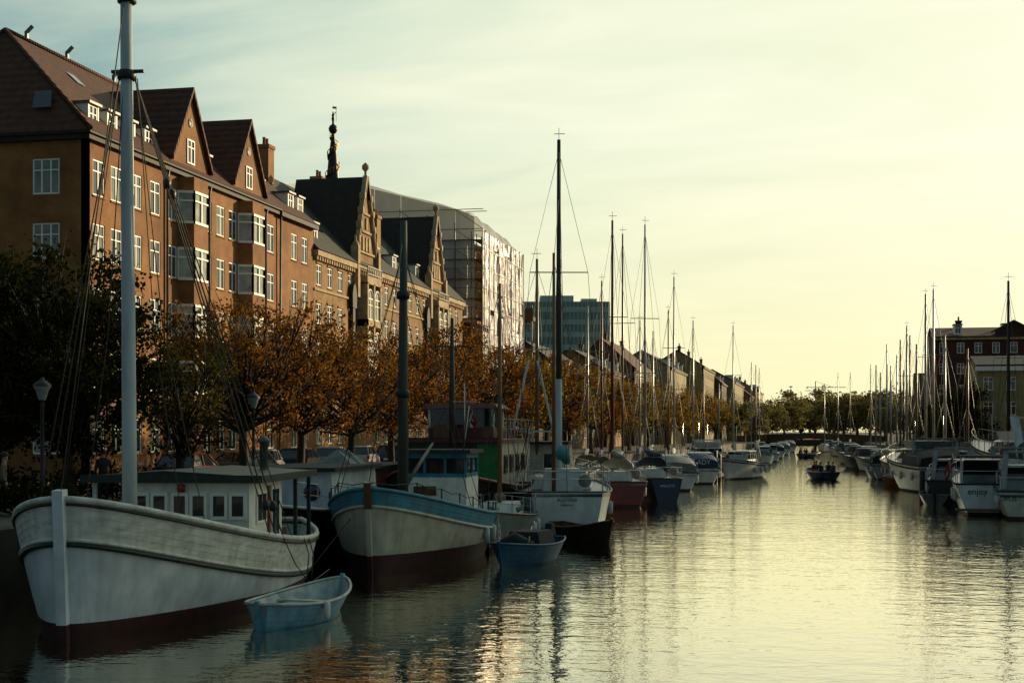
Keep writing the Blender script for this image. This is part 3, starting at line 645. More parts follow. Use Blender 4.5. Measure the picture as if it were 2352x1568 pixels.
# right bank
p=at(2146,200)
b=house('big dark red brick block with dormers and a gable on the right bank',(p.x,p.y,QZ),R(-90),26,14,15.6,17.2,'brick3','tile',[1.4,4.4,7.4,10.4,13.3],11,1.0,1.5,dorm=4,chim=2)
gable(b,10.6,2.4,15.62,17.6,'brick3','tile',False,-5)
p=at(2244,150)
b=house('low yellow house with white cornice at the right edge',(p.x,p.y,QZ),R(-90),16,10,9.3,10.4,'yellow','darkroof',[1.2,4.1,6.7],7,1.0,1.4,chim=0,cornice='white')
MB().box(.0,-.15,8.75,.35,16.1,9.25).build('parapet',M['white'],b)
p=at(2106,246); house('dark house with lean steep roof left of the big red brick block',(p.x,p.y,QZ),R(-90),4.5,12,6,12.5,'brown','darkroof',[1.4],2,chim=0)
house('five storey brick house on the near right bank, unseen, added to shade the boats',(29,80,QZ),0,29,12,17,21.5,'brick3','tile',[1.4,4.4,7.4,10.4,13],9,chim=2)  # out-of-view house, placed and sized so its shadow covers the near boats

# ---- bridge across the far end
b=thing('canal_bridge','low dark arched bridge closing the far end of the canal','bridge',(-2,318,0))
poly=[(-16,0),(-16,3.0),(-8,3.4),(0,3.6),(8,3.4),(16,3.0),(16,0),(8,0)]+[(7*cos(a),2.4*sin(a)) for a in [pi*i/12 for i in range(13)]]+[(-8,0)]
MB().prismy(poly,0,6).build('arch',M['brown'],b)
rl=MB()
for x in range(-16,17,1): rl.bar((x,.1,2.9),(x,.1,3.9+.6*(1-abs(x)/16)),.06)
rl.bar((-16,.1,3.9),(0,.1,4.5),.08); rl.bar((0,.1,4.5),(16,.1,3.9),.08); rl.build('railing',M['iron'],b)
MB().box(.5,-.1,2.4,1.7,-.02,3.2).build('sign',M['redpaint'],b)
p=at(1873,700); b=thing('tower_crane','thin tower crane far away on the horizon','crane',(p.x,p.y,QZ),A)
MB().bar((0,0,0),(0,0,27),.35).build('crane_mast',M['scaf'],b); MB().bar((-4,0,24),(15,0,24),.3).bar((0,0,27),(9,0,24),.12).build('jib',M['scaf'],b)

# ------------------------------------------------------------------ trees
def leaf_mesh(rs,clumps,per,size,m,name='crown'):
    vs=[];fs=[]
    for (c,rad) in clumps:
        for _ in range(int(per*rad**1.6)):
            d=Vector((rs.gauss(0,1),rs.gauss(0,1),rs.gauss(0,1)))
            d=d.normalized()*rad*(rs.random()**.5)*(1+.3*rs.gauss(0,1))
            p=c+Vector((d.x,d.y,d.z*.8)); s=size*rs.uniform(.55,1.35)
            a=Vector((rs.gauss(0,1),rs.gauss(0,1),rs.gauss(0,.7))).normalized(); bb=a.orthogonal().normalized(); bb=(Matrix.Rotation(rs.random()*6.3,3,a)@bb)
            cc=a.cross(bb); n=len(vs)
            vs+=[tuple(p-bb*s*.5),tuple(p+cc*s*.36),tuple(p+bb*s*.5),tuple(p-cc*s*.36)]; fs.append((n,n+1,n+2,n+3))
    me=bpy.data.meshes.new(name); me.from_pydata(vs,[],fs); me.materials.append(m); return me
def tree_meshes(seed,h,fork,rad,nc,per,size,m,cr=(.75,1.25)):
    rs=random.Random(seed); cl=[]; cz=(h+fork)/2+.2; hz=(h-fork)/2
    tries=0
    while len(cl)<nc and tries<6000:
        tries+=1
        v=Vector((rs.uniform(-1,1),rs.uniform(-1,1),rs.uniform(-1,1)))
        l=v.length*rs.uniform(.85,1.12)
        if l>1 or l<.3: continue
        r=rs.uniform(*cr)
        p=Vector((v.x*(rad-r*.4),v.y*(rad-r*.4),cz+v.z*(hz-r*.4)))
        if p.z<fork+.2: continue
        if any((p-q).length<.5*(r+s) for q,s in cl): continue
        cl.append((p,r))
    t=MB(); top=Vector((rs.uniform(-.2,.2),rs.uniform(-.2,.2),h*.72)); base=Vector((0,0,-.1))
    tr=.15+h*.01
    path=[base,Vector((.03,0,.4)),Vector((rs.uniform(-.1,.1),rs.uniform(-.1,.1),fork)),Vector((rs.uniform(-.2,.2),rs.uniform(-.2,.2),(fork+h*.72)/2)),top]
    t.tube(path,[tr*1.4,tr,tr*.8,tr*.5,tr*.2],8)
    for p,r in cl:
        k=rs.uniform(.0,.55); s=path[2].lerp(path[4],k); mid=s.lerp(p,.5)+Vector((0,0,-.25+rs.uniform(-.2,.2)))
        t.tube([s,mid,p],[tr*.34,tr*.2,.02],5)
        for _ in range(5):
            e=p+Vector((rs.gauss(0,1),rs.gauss(0,1),rs.gauss(.2,1))).normalized()*r*1.25; t.tube([mid.lerp(p,.5),e],[.03,.009],4)
    return t.mesh('trunk',M['bark']), leaf_mesh(rs,cl,per,size,m)
def tree(label,loc,meshes,rz=0,group=None,sc=1,name='tree'):
    b=thing(name,label,'tree',loc,rz,group); b.scale=(sc,)*3 if not isinstance(sc,tuple) else sc
    inst('trunk',meshes[0],b); inst('crown',meshes[1],b); return b
T_dark=tree_meshes(1,8.4,1.3,3.3,52,330,.18,M['leaf_dark'],(.7,1.2))
T_olive=tree_meshes(2,5.8,1.2,2.2,28,230,.15,M['leaf_olive'],(.5,.95))
T_or1=tree_meshes(3,8.6,2.1,4.3,56,215,.155,M['leaf_orange'],(.55,1.2))
T_or2=tree_meshes(4,7.2,1.9,3.7,46,200,.155,M['leaf_orange'],(.55,1.1))
T_or3=tree_meshes(5,9.9,2.1,4.6,60,180,.185,M['leaf_orange'],(.6,1.3))
T_go1=tree_meshes(6,9.2,2.0,4.2,48,130,.25,M['leaf_gold'],(.7,1.4))
T_go2=tree_meshes(7,8.2,1.8,3.9,44,130,.25,M['leaf_gold'],(.7,1.3))
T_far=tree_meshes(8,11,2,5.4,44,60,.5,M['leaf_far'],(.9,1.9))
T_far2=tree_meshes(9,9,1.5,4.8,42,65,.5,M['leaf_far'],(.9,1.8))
T_dk2=tree_meshes(12,9,1.5,4.8,44,90,.4,M['leaf_olive'],(.9,1.7))
def tq(u,d): p=at(u,d); return (p.x,p.y,QZ)
tree('big dark green tree at the left edge in front of the corner block',tq(160,47),T_dark,.3)
tree('second dark green tree cut by the left edge of the picture',tq(5,51),T_dark,2.1,None,1.02)
tree('small olive green tree between the dark green tree and the first orange tree',tq(415,54),T_olive,1)
tree('broad orange chestnut tree behind the near street lamp',tq(560,62),T_or1,.5)
tree('orange tree touching the broad one on its right side',tq(690,70),T_or1,2.9,None,.97)
tree('lower orange tree in front of the first carved gable',tq(805,77),T_or2,1.2)
tree('orange tree with thin brown crown behind the dark mast',tq(900,85),T_or2,2.7)
tree('tall rusty orange tree in front of the second carved gable',tq(1005,94),T_or3,.9)
tree('orange tree below the wrapped building',tq(1105,108),T_or3,3.2)
tree('golden tree under the scaffold platform',tq(1195,120),T_go1,.4)
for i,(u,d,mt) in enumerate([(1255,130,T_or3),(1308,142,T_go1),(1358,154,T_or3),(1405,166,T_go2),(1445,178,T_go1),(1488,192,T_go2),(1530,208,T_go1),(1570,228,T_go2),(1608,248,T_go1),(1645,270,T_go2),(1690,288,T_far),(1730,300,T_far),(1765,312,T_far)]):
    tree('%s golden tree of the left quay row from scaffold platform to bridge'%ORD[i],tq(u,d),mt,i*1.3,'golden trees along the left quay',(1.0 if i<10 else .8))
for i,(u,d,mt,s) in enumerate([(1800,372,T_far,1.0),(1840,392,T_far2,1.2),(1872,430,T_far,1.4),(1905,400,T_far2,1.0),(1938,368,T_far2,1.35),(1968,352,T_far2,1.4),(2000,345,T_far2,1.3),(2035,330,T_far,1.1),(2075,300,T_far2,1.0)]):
    tree('%s bushy tree from the left among those beyond the far bridge'%ORD[i],tq(u,d),mt,i*2.1,'trees beyond the far bridge',(s*1.4,s*1.4,s))
tree('dark green tree between the red brick block and the yellow house',tq(2225,152),T_dk2,.4,None,.8)
tree('second dark tree in front of the red brick block, left of the other',tq(2150,172),T_dk2,2.4,None,.62)
rs=random.Random(5)
for i,(u,d) in enumerate(((90,47.5),(-20,40.5))):
    cl=[(Vector((rs.uniform(-4.5,4) if i==0 else rs.uniform(-2.2,2.2),rs.uniform(-.5,.5),rs.uniform(.3,1.0))),rs.uniform(.4,.6)) for _ in range(46 if i==0 else 26)]
    p=at(u,d); hg=thing('hedge',('clipped dark hedge on the quay below the big green tree','low dark shrubs at the far left edge of the quay')[i],'hedge',(p.x,p.y,QZ),A)
    inst('foliage',leaf_mesh(rs,cl,420,.13,M['leaf_dark'],'foliage'),hg)
    for k in range(5): 
        x=cl[k*4][0].x; MB().tube([(x,0,-.05),(x+.1,.1,.9)],.03,4).build('stem',M['bark'],hg)

# ------------------------------------------------------------------ boats
class Hull:
    def __init__(s,L,B,zb,zm,zs,stern=.7,rake=.6,srake=.2,keel=-.7,p0=1.0,p1=.35,ent=.75,sq=2.2,ps=.25):
        s.__dict__.update(locals())
    def sh(s,t): return s.zb*(t-.6)*(t-1)/.6 + s.zm*t*(t-1)/(.6*-.4) + s.zs*t*(t-.6)/.4
    def bm(s,t):
        if t<.5: return s.B/2*sin(t/.5*pi/2)**s.ent
        return s.B/2*(1-(1-s.stern)*((t-.5)/.5)**s.sq)
    def hb(s,t,z):
        q=max(0,min(1,(z-s.keel)/(s.sh(t)-s.keel))); w=min(1,t/.45); p=s.p0+(s.p1-s.p0)*w
        if t>.6: p+= s.ps*((t-.6)/.4)**2
        return s.bm(t)*q**p
    def pos(s,t,z,side,off=0): return Vector((side*(s.hb(t,z)+off),s.L/2-s.L*t+s.rake*(1-t)**4*(z/s.zb)-s.srake*t**4*(z/s.zs),z))
    def ts(s,n): return [(i/n)**1.6 if i<n else 1 for i in range(n+1)]
    def band(s,mb,ft,fb,rows=4,n=26,off=0,clink=0,transom=True,t1=1):
        ts=[t*t1 for t in s.ts(n)]
        for side in (1,-1):
            if clink:
                for j in range(rows):
                    vs=[]
                    for t in ts:
                        a,b_=ft(t),fb(t); za=a+(b_-a)*j/rows; zb_=a+(b_-a)*(j+1)/rows
                        vs+=[s.pos(t,za,side,off),s.pos(t,zb_,side,off+clink),s.pos(t,zb_,side,off)]
                    fs=[]
                    for i in range(n): fs+=[(i*3,i*3+1,i*3+4,i*3+3),(i*3+1,i*3+2,i*3+5,i*3+4)]
                    mb.add(vs,fs)
            else:
                vs=[s.pos(t,ft(t)+(fb(t)-ft(t))*j/rows,side,off) for t in ts for j in range(rows+1)]
                k=rows+1; mb.add(vs,[(i*k+j,i*k+j+1,(i+1)*k+j+1,(i+1)*k+j) for i in range(n) for j in range(rows)],True)
        if transom:
            a,b_=ft(1),fb(1); vs=[]
            for j in range(rows+1):
                z=a+(b_-a)*j/rows; vs+=[s.pos(1,z,1,off),s.pos(1,z,-1,off)]
            mb.add(vs,[(j*2,j*2+1,j*2+3,j*2+2) for j in range(rows)])
        return mb
    def deck(s,mb,fz,n=22,inset=.02):
        ts=s.ts(n)[1:]; vs=[]
        for t in ts:
            z=fz(t); a=s.pos(t,z,1,-inset); b_=s.pos(t,z,-1,-inset); 
            if a.x<0: a.x=0.001; b_.x=-.001
            vs+=[a,b_]
        return mb.add(vs,[(i*2,i*2+1,i*2+3,i*2+2) for i in range(len(ts)-1)])
    def rail(s,mb,fz,r,n=26,off=.02,t0=0,t1=1,close=True):
        ts=[t0+(t1-t0)*t for t in s.ts(n)]
        a=[s.pos(t,fz(t),1,off) for t in ts]; b_=[s.pos(t,fz(t),-1,off) for t in ts]
        mb.tube(a,r,6); mb.tube(b_,r,6)
        if close and t1==1: mb.tube([a[-1],b_[-1]],r,6)
        return mb
def fender(par,p,m='canvaswhite'): MB().lathe([(0,-.3),(.1,-.22),(.11,.2),(0,.28)],p,8).build('fender',M[m],par)
def textobj(body,size,m,par,loc,rx=90,rz=0,name='lettering'):
    c=bpy.data.curves.new('t','FONT'); c.body=body; c.size=size; c.align_x='CENTER'; c.extrude=.004
    o=bpy.data.objects.new('t',c); C.objects.link(o); bpy.context.view_layer.update()
    me=bpy.data.meshes.new_from_object(o.evaluated_get(bpy.context.evaluated_depsgraph_get())); bpy.data.objects.remove(o)
    me.materials.clear(); me.materials.append(m)
    t=bpy.data.objects.new(name,me); C.objects.link(t); t.parent=par; t.location=loc; t.rotation_euler=(R(rx),0,rz); return t
def flag(par,loc,L=.9,rz=0):
    o=MB().tube([(0,0,0),(.2,0,1.6)],.018,5).build('flag_staff',M['white'],par,loc,rz)
    for nm,pl in (('flag_cloth','flagred'),('flag_cross','flagwhite')):
        mb=MB(); nu=12
        def P(u,v,off): return (.2+u*L*.38+.02-.1*v,off+.09*sin(u*8+v*2), 1.55-u*L*.75-v*L*.42)
        segs=[(0,1,0,1,0)] if nm=='flag_cloth' else [(.3,.42,0,1,.006),(.0,1,.44,.56,.006),(.3,.42,0,1,-.006),(0,1,.44,.56,-.006)]
        for u0,u1,v0,v1,of in segs:
            vs=[P(u0+(u1-u0)*i/nu,v0+(v1-v0)*j,of) for i in range(nu+1) for j in (0,1)]
            mb.add(vs,[(i*2,i*2+1,i*2+3,i*2+2) for i in range(nu)])
        mb.build(nm,M[pl],o)

# --- B1 : white wooden cutter
b=thing('wooden_cutter','large white wooden boat with green trimmed cabin and tall pale mast, nearest on the left','boat',(-14.75,31.1,0),R(187))
H=Hull(13.2,5.6,2.70,1.38,1.5,.48,.22,.15,-1.5,.5,.2,.52,2.6)
H.band(MB(),lambda t:H.sh(t)-.85,lambda t:.36,10,44).build('hull',M['hullwhite'],b)
H.band(MB(),lambda t:.36,lambda t:-.75,3,44).build('boot_top',M['boot'],b)
H.band(MB(),H.sh,lambda t:H.sh(t)-.85,6,44,0,.009).build('bulwark',M['woodwhite'],b)
gt=MB(); H.rail(gt,lambda t:H.sh(t)-.83,.055,44,.035); gt.build('rubbing_strake',M['green'],b)
H.rail(MB(),lambda t:H.sh(t)-.07,.03,44,.03).build('sheer_strake',M['green'],b)
H.rail(MB(),lambda t:H.sh(t)+.03,.07,44,-.02).build('cap_rail',M['woodwhite'],b)
H.rail(MB(),lambda t:H.sh(t)-.74,.04,44,.03).build('lower_strake',M['woodwhite'],b)
H.deck(MB(),lambda t:H.sh(t)-.62).build('deck',M['deck'],b)
sm=MB(); pts=[H.pos(0,z,1) for z in (.36,.9,1.6,2.2,2.9)]
for p0,p1 in zip(pts,pts[1:]): sm.bar(p0+Vector((0,.03,0)),p1+Vector((0,.03,0)),.2,.26)
sm.build('stem_post',M['hullwhite'],b)
MB().bar(H.pos(0,-.6,1)+Vector((0,.03,0)),H.pos(0,.36,1)+Vector((0,.03,0)),.2,.26).build('stem_foot',M['boot'],b)
# cabin: local -x is towards the open canal
cx0,cx1,cy0,cy1=-1.95,.9,-2.1,.85
cab=MB().box(cx0,cy0,.75,cx1,cy1,2.86).build('cabin',M['cabinwhite'],b)
for i in range(3):
    xx=cx0+.48+i*.92
    f=MB()
    for dx in (-.22,.22): f.box(xx+dx-.2,cy1+.002,1.98,xx+dx+.2,cy1+.05,2.6)
    o=f.build('window',M['white'],b)
    g_=MB()
    for dx in (-.22,.22): g_.box(xx+dx-.13,cy1+.03,2.06,xx+dx+.13,cy1+.056,2.52)
    g_.build('pane',M['boatglass'],o)
o=MB().box(cx0-.04,-1.75,.85,cx0-.002,-1.0,2.7).build('door',M['cabinwhite'],b)
MB().box(cx0-.05,-1.68,1.5,cx0-.03,-1.4,2.6).box(cx0-.05,-1.34,1.5,cx0-.03,-1.07,2.6).build('pane',M['boatglass'],o)
MB().box(cx0-.05,-.85,.9,cx0-.003,-.72,2.7).build('door_post',M['redpaint'],b)
o=MB().box(cx0-.04,-.55,1.85,cx0-.002,.3,2.6).build('window',M['white'],b); MB().box(cx0-.05,-.48,1.92,cx0-.03,-.15,2.53).box(cx0-.05,-.09,1.92,cx0-.03,.23,2.53).build('pane',M['boatglass'],o)
ro=MB(); ro.add([(-2.2,-4.5,2.87),(1.9,-4.5,2.87),(1.9,1.0,2.87),(-2.2,1.0,2.87),(-2.2,-4.5,2.97),(1.9,-4.5,2.97),(1.9,1.0,2.97),(-2.2,1.0,2.97),(0,-4.5,3.1),(0,1.0,3.1)],[(0,1,2,3),(4,8,9,7),(8,5,6,9),(0,4,7,3),(1,2,6,5),(0,1,5,8,4),(3,7,9,6,2)])
ro=ro.build('cabin_roof',M['green'],b)
MB().box(-2.26,1.0,2.82,1.96,1.06,3.0).box(-2.28,-4.55,2.82,-2.2,.99,2.99).build('roof_edge',M['green'],ro)
for (x,y) in ((-2.1,-4.35),(-2.1,-2.9),(1.7,-4.15),(1.7,.8)): MB().bar((x,y,.7),(x,y,2.87),.09).build('roof_post',M['green'] if x<0 else M['woodwhite'],b)
MB().lathe([(.11,2.98),(.11,3.7),(.17,3.71),(.17,3.79),(0,3.9)],(-1.2,-3.2,0),10).build('stove_pipe',M['zinc'],b)
MB().lathe([(0,2.6),(.09,2.62),(.09,2.78),(0,2.8)],(-.4,.98,0),8).build('red_lantern',M['redpaint'],b)
mx,my=-.2,3.7
MB().tube([(mx,my,.7),(mx+.02,my,4),(mx+.06,my,9),(mx+.1,my,15)],[.165,.15,.135,.115],14).build('mast',M['mastwhite'],b)
for z in (11.45,13.05): MB().lathe([(.17,z-.1),(.2,z-.08),(.2,z+.08),(.17,z+.1)],(mx+.07,my,0),12).box(mx-.3,my-.04,z+.05,mx+.4,my+.04,z+.11).build('mast_band',M['iron'],b)
def sheerp(t,side): return H.pos(t,H.sh(t)+.05,side,.03)
for t,side,r in ((.36,-1,.016),(.385,-1,.018),(.42,-1,.018),(.47,-1,.013),(.36,1,.018),(.41,1,.016),(.48,1,.012)):
    e=sheerp(t,side); s0=Vector((mx+.07+side*.16,my,11.4)); MB().tube([s0,e],r,5).build('shroud',M['rope'],b)
MB().tube([(mx+.08,my+.15,12.9),(0,6.8,2.85)],.014,5).build('forestay',M['rope'],b)
for q in ((-.12,-.1,-.6,-1.6,2),(.1,.1,.9,.4,1.8),(-.15,.1,-1.6,-.3,1.7)):
    MB().tube([(mx+q[0],my+q[1],11.4),(mx+(q[0]+q[2])*.4,my+(q[1]+q[3])*.4,6),(mx+q[2],my+q[3],q[4])],.012,5).build('halyard',M['rope'],b)
for t,side,k in ((.385,-1,.22),(.42,-1,.24),(.385,-1,.93),(.42,-1,.93),(.36,1,.93),(.41,1,.93)):
    e=sheerp(t,side); s0=Vector((mx+.07+side*.16,my,11.4)); p=s0.lerp(e,k); MB().lathe([(0,-.14),(.08,-.1),(.09,.05),(0,.13)],p,8).build('pulley_block',M['iron'],b)
for tt,zz_ in ((.56,.6),(.6,.5)): 
    e=sheerp(tt,-1); MB().tube([e,e+Vector((-.12,0,-.4)),e+Vector((-.1,.1,-1.2+ .4*zz_))],.016,5).build('hanging_rope',M['rope'],b)
e=sheerp(.42,-1); MB().tube([e,e+Vector((-.15,-.6,-.7)),e+Vector((-.25,-1.6,-1.25)),e+Vector((-.5,-2.6,-1.0))],.014,5).build('painter',M['rope'],b)
MB().lathe([(.12,.0),(.34,.02),(.36,.14),(.3,.22),(.12,.2)],(-1.3,1.5,.95),12).build('rope_coil',M['rope'],b)
MB().fr(-1.2,-.3,2.0,3.0,.7,-1.1,-.4,2.1,2.9,1.45).build('hatch',M['woodwhite'],b)
MB().box(-1.7,-3.6,.8,-.9,-2.6,1.55).build('deck_box',M['wood'],b)
# rowing boats
def rowboat(name,label,loc,rz,L,B,zb,zm,zs,hm,im,stern=.5,clink=.014,cover=None,engine=False,group=None,fl=.1):
    b=thing(name,label,'rowing boat',loc,rz,group); H=Hull(L,B,zb,zm,zs,stern,.25,.1,-.3,.8,.33,.62,2.5)
    H.band(MB(),H.sh,lambda t:-.2,6,22,0,clink).build('hull',M[hm],b)
    H.band(MB(),lambda t:H.sh(t)-.02,lambda t:fl-.02,4,22,-.035).build('lining',M[im],b)
    H.deck(MB(),lambda t:fl,18,.05).build('floor_boards',M[im],b)
    H.rail(MB(),H.sh,.035,22,.01).build('gunwale',M[im],b)
    sm=MB(); pts=[H.pos(0,z,1) for z in (-.2,.2,zb*.7,zb+.08)]
    for p0,p1 in zip(pts,pts[1:]): sm.bar(p0,p1,.08,.09)
    sm.build('stem_post',M[hm],b)
    if stern<.3:
        sm=MB(); pts=[H.pos(1,z,0) for z in (-.2,.2,zs*.7,zs+.06)]
        for p0,p1 in zip(pts,pts[1:]): sm.bar(p0,p1,.1,.09)
        sm.build('stern_post',M[hm],b)
    for k in (.38,.62,.84):
        w=H.hb(k,H.sh(k)-.14)-.03; y=L/2-L*k
        MB().box(-w,y-.11,H.sh(k)-.17,w,y+.11,H.sh(k)-.13).build('thwart',M[im],b)
    if cover: H.deck(MB(),lambda t:H.sh(t)+.03,18,.03).build('cover',M[cover],b)
    if engine:
        y=-L/2-.12; MB().fr(-.14,.14,y-.28,y+.12,zs+.05,-.1,.1,y-.2,y+.08,zs+.42).bar((0,y-.08,zs+.1),(0,y-.12,-.3),.12).build('outboard_motor',M['canvasdark'],b)
    return b
p1=at(612,28.9); p2=at(762,31.6); c=(p1+p2)/2; dv=(p2-p1)
b=rowboat('rowing_boat','weathered pale blue rowing boat tied beside the big white wooden boat',(c.x,c.y,0),math.atan2(-dv.x,dv.y),3.4,1.7,.72,.46,.54,'ltblue','inside',.25,fl=.22)
MB().lathe([(0,-.2),(.07,-.15),(.07,.15),(0,.2)],(.89,-.5,.3),8).build('fender',M['canvaswhite'],b)
# --- B2 : turquoise bulwark boat
b=thing('fishing_boat','old cream fishing boat with turquoise bulwark, white wheelhouse and dark mast','boat',(-12.45,43.2,0),R(184.4))
H=Hull(11.8,4.7,2.42,1.38,1.42,.5,.35,.1,-1.2,.6,.22,.55,2.6)
H.band(MB(),lambda t:H.sh(t)-.44,lambda t:.6-.15*t,7,34).build('hull',M['creamhull'],b)
H.band(MB(),lambda t:.6-.15*t,lambda t:-.75,3,34).build('boot_top',M['boot'],b)
H.band(MB(),H.sh,lambda t:H.sh(t)-.44,4,34,.0,.012).build('bulwark',M['teal'],b)
H.rail(MB(),lambda t:H.sh(t)+.02,.06,34,0).build('cap_rail',M['teal'],b)
H.rail(MB(),lambda t:H.sh(t)-.46,.05,34,.03).build('rubbing_strake',M['creamhull'],b)
H.deck(MB(),lambda t:H.sh(t)-.4).build('deck',M['deck'],b)
for zs_,m_,w_ in (((.6,1.0,1.4,1.9),'creamhull',.13),((-.6,0,.6),'boot',.13),((1.9,2.3,2.62),'wood',.19)):
    sm=MB(); pts=[H.pos(0,z,1)+Vector((0,.02,0)) for z in zs_]
    for p0,p1 in zip(pts,pts[1:]): sm.bar(p0,p1,w_,.2)
    sm.build('stem_post',M[m_],b)
for side in (1,-1):
    prev=H.pos(.0,H.sh(0)+.2,side); rp=MB()
    for k in range(1,10):
        t=k*.085; e=H.pos(t,H.sh(t),side); MB().bar(e,e+Vector((0,0,.38)),.035).build('stanchion',M['iron'],b); q=e+Vector((0,0,.36)); rp.tube([prev,prev.lerp(q,.5)-Vector((0,0,.07)),q],.014,4); prev=q
    rp.build('safety_rope',M['rope'],b)
wx0,wx1,wy0,wy1=-1.35,.75,-4.2,-1.8
MB().box(wx0,wy0,.9,wx1,wy1,2.55).build('wheelhouse',M['cabinwhite'],b)
wt=MB(); 
for x in (wx0,-.68,0,wx1-.08): wt.box(x,wy1-.08,2.55,x+.08+.0,wy1,3.25)
for y in (wy0,-3.2,): wt.box(wx0,y,2.55,wx0+.08,y+.1,3.25); wt.box(wx1-.08,y,2.55,wx1,y+.1,3.25)
wt.box(wx0-.01,wy0,2.5,wx1+.01,wy1+.02,2.62); wt.box(wx0-.01,wy0,3.12,wx1+.01,wy1+.02,3.28); wt.build('window_frame',M['teal'],b)
MB().box(wx0+.05,wy0+.05,2.6,wx1-.05,wy1-.05,3.15).build('wheelhouse_glass',M['boatglass'],b)
MB().fr(wx0-.2,wx1+.2,wy0-.2,wy1+.3,3.28,wx0-.15,wx1+.15,wy0-.15,wy1+.25,3.4).build('wheelhouse_roof',M['canvasdark'],b)
MB().box(-.35,wy1+.002,1.9,.4,wy1+.04,2.2).build('name_board',M['wood'],b)
MB().tube([(wx0+.3,-3.2,3.4),(wx0+.3,-3.2,5.6)],.02,5).bar((wx0-.1,-3.2,5.0),(wx0+.7,-3.2,5.0),.03).build('aerial',M['steel'],b)
MB().fr(-.9,.9,-1.2,.6,.9,-.8,.8,-1.1,.5,1.5).build('hatch',M['creamhull'],b)
MB().box(-.5,2.9,1.2,.5,3.6,1.75).build('winch',M['iron'],b)
MB().tube([(-.1,2.2,.8),(-.1,2.2,5.5),(-.12,2.2,10.3)],[.17,.155,.1],12).build('mast',M['oldmast'],b)
MB().tube([(-.1,2.0,2.3),(-.3,-1.4,3.6)],[.07,.045],8).build('boom',M['oldmast'],b)
for z in (5.1,8.05): MB().lathe([(.16,z-.1),(.21,z-.05),(.21,z+.1),(.16,z+.15)],(-.1,2.2,0),10).build('mast_band',M['iron'],b)
for t,side in ((.33,-1),(.42,-1),(.33,1),(.42,1)): MB().tube([(-.1,2.2,9.4),H.pos(t,H.sh(t),side)],.012,4).build('shroud',M['wire'],b)
MB().tube([(-.1,2.2,9.8),(0,6.1,2.6)],.014,4).build('forestay',M['wire'],b)
MB().tube([(-.1,2.2,8.1),(-.3,-1.4,3.65)],.012,4).build('topping_lift',M['wire'],b)
ld=MB(); e=H.pos(.72,H.sh(.72),-1,.06)
for dy in (-.18,.18): ld.bar(e+Vector((0,dy,.15)),e+Vector((-.06,dy,-1.3)),.05)
for k in range(6): ld.bar(e+Vector((-.01*k,-.18,-.0-k*.22)),e+Vector((-.01*k,.18,-k*.22)),.04)
ld.build('boarding_ladder',M['canvaswhite'],b)
for t in (.5,.62,.86): fender(b,H.pos(t,.75,-1,.1))
MB().tube([H.pos(.03,1.6,1,.05),H.pos(.03,1.2,1,1.1)+Vector((0,1.5,-1.2))],.016,4).build('mooring_rope',M['rope'],b)
# --- B3 : big dark barge with high wheelhouse
p=at(1062,59); b=thing('barge','dark green and red barge with cream deckhouse and high wheelhouse behind the turquoise boat','boat',(p.x,p.y,0),R(183))
H=Hull(16,5.0,2.6,1.7,2.0,.7,.4,.1,-.8,.8,.25,.5,3)
H.band(MB(),H.sh,lambda t:.4,5,28).build('hull',M['blackhull'],b); H.band(MB(),lambda t:.4,lambda t:-.7,3,28).build('boot_top',M['boot'],b)
H.rail(MB(),lambda t:H.sh(t)+.02,.08,28).build('cap_rail',M['sunred'],b); H.deck(MB(),lambda t:H.sh(t)-.3).build('deck',M['deck'],b)
o=MB().box(-2.0,-5.5,1.3,2.1,2.4,3.55).build('deckhouse',M['creamhull'],b)
MB().box(-2.05,2.402,1.4,2.15,2.5,3.75).build('front_screen',M['darkgreen'],b)
for y in (1.2,-.3,-1.8,-3.3): 
    f=MB().box(-2.05,y-.4,2.3,-2.002,y+.4,3.05).build('window',M['sunred'],o); MB().box(-2.07,y-.32,2.38,-2.04,y+.32,2.97).build('pane',M['boatglass'],f)
MB().box(-2.15,-5.7,3.55,2.25,2.7,3.68).build('deckhouse_roof',M['sunred'],b)
o=MB().box(-1.3,-2.6,3.68,1.5,-.2,4.15).build('wheelhouse',M['sunred'],b)
f=MB()
for x in (-1.3,-.4,.5,1.4): f.box(x,-.3,4.15,x+.1,-.2,4.95)
for y in (-2.6,-1.5): f.box(-1.3,y,4.15,-1.2,y+.1,4.95); f.box(1.4,y,4.15,1.5,y+.1,4.95)
f.build('window_frame',M['cabinwhite'],o); MB().box(-1.25,-2.55,4.15,1.45,-.25,4.93).build('pane',M['boatglass'],o)
MB().fr(-1.55,1.75,-2.9,.1,4.95,-1.3,1.5,-2.7,-.1,5.15).build('wheelhouse_roof',M['sunred'],b)
MB().box(-2.07,2.505,2.0,-1.1,2.54,3.5).build('green_tarp',M['canvasgreen'],b)
MB().box(-.2,2.505,2.1,.6,2.54,2.9).build('front_window',M['cabinwhite'],b); MB().box(-.12,2.55,2.18,.52,2.56,2.82).build('front_pane',M['boatglass'],b)
rl=MB()
for i in range(9): rl.bar((-2.1,-5.5+i,3.68),(-2.1,-5.5+i,4.5),.04)
rl.bar((-2.1,-5.5,4.5),(-2.1,2.6,4.5),.04); rl.bar((-2.1,-5.5,4.1),(-2.1,2.6,4.1),.03); rl.build('deck_rail',M['steel'],b)
for (x,y,s_) in ((-1.4,1.6,.5),(.6,1.2,.6),(1.4,-3.8,.5)): MB().fr(x-s_/2,x+s_/2,y-.3,y+.3,3.69,x-s_/2.2,x+s_/2.2,y-.28,y+.28,3.69+s_).build('deck_crate',M['wood'],b)
MB().lathe([(.08,0),(.2,.0),(.24,.08),(.2,.16),(.08,.16)],(-2.14,-.9,3.98),12,'x').build('life_buoy',M['redpaint'],b)
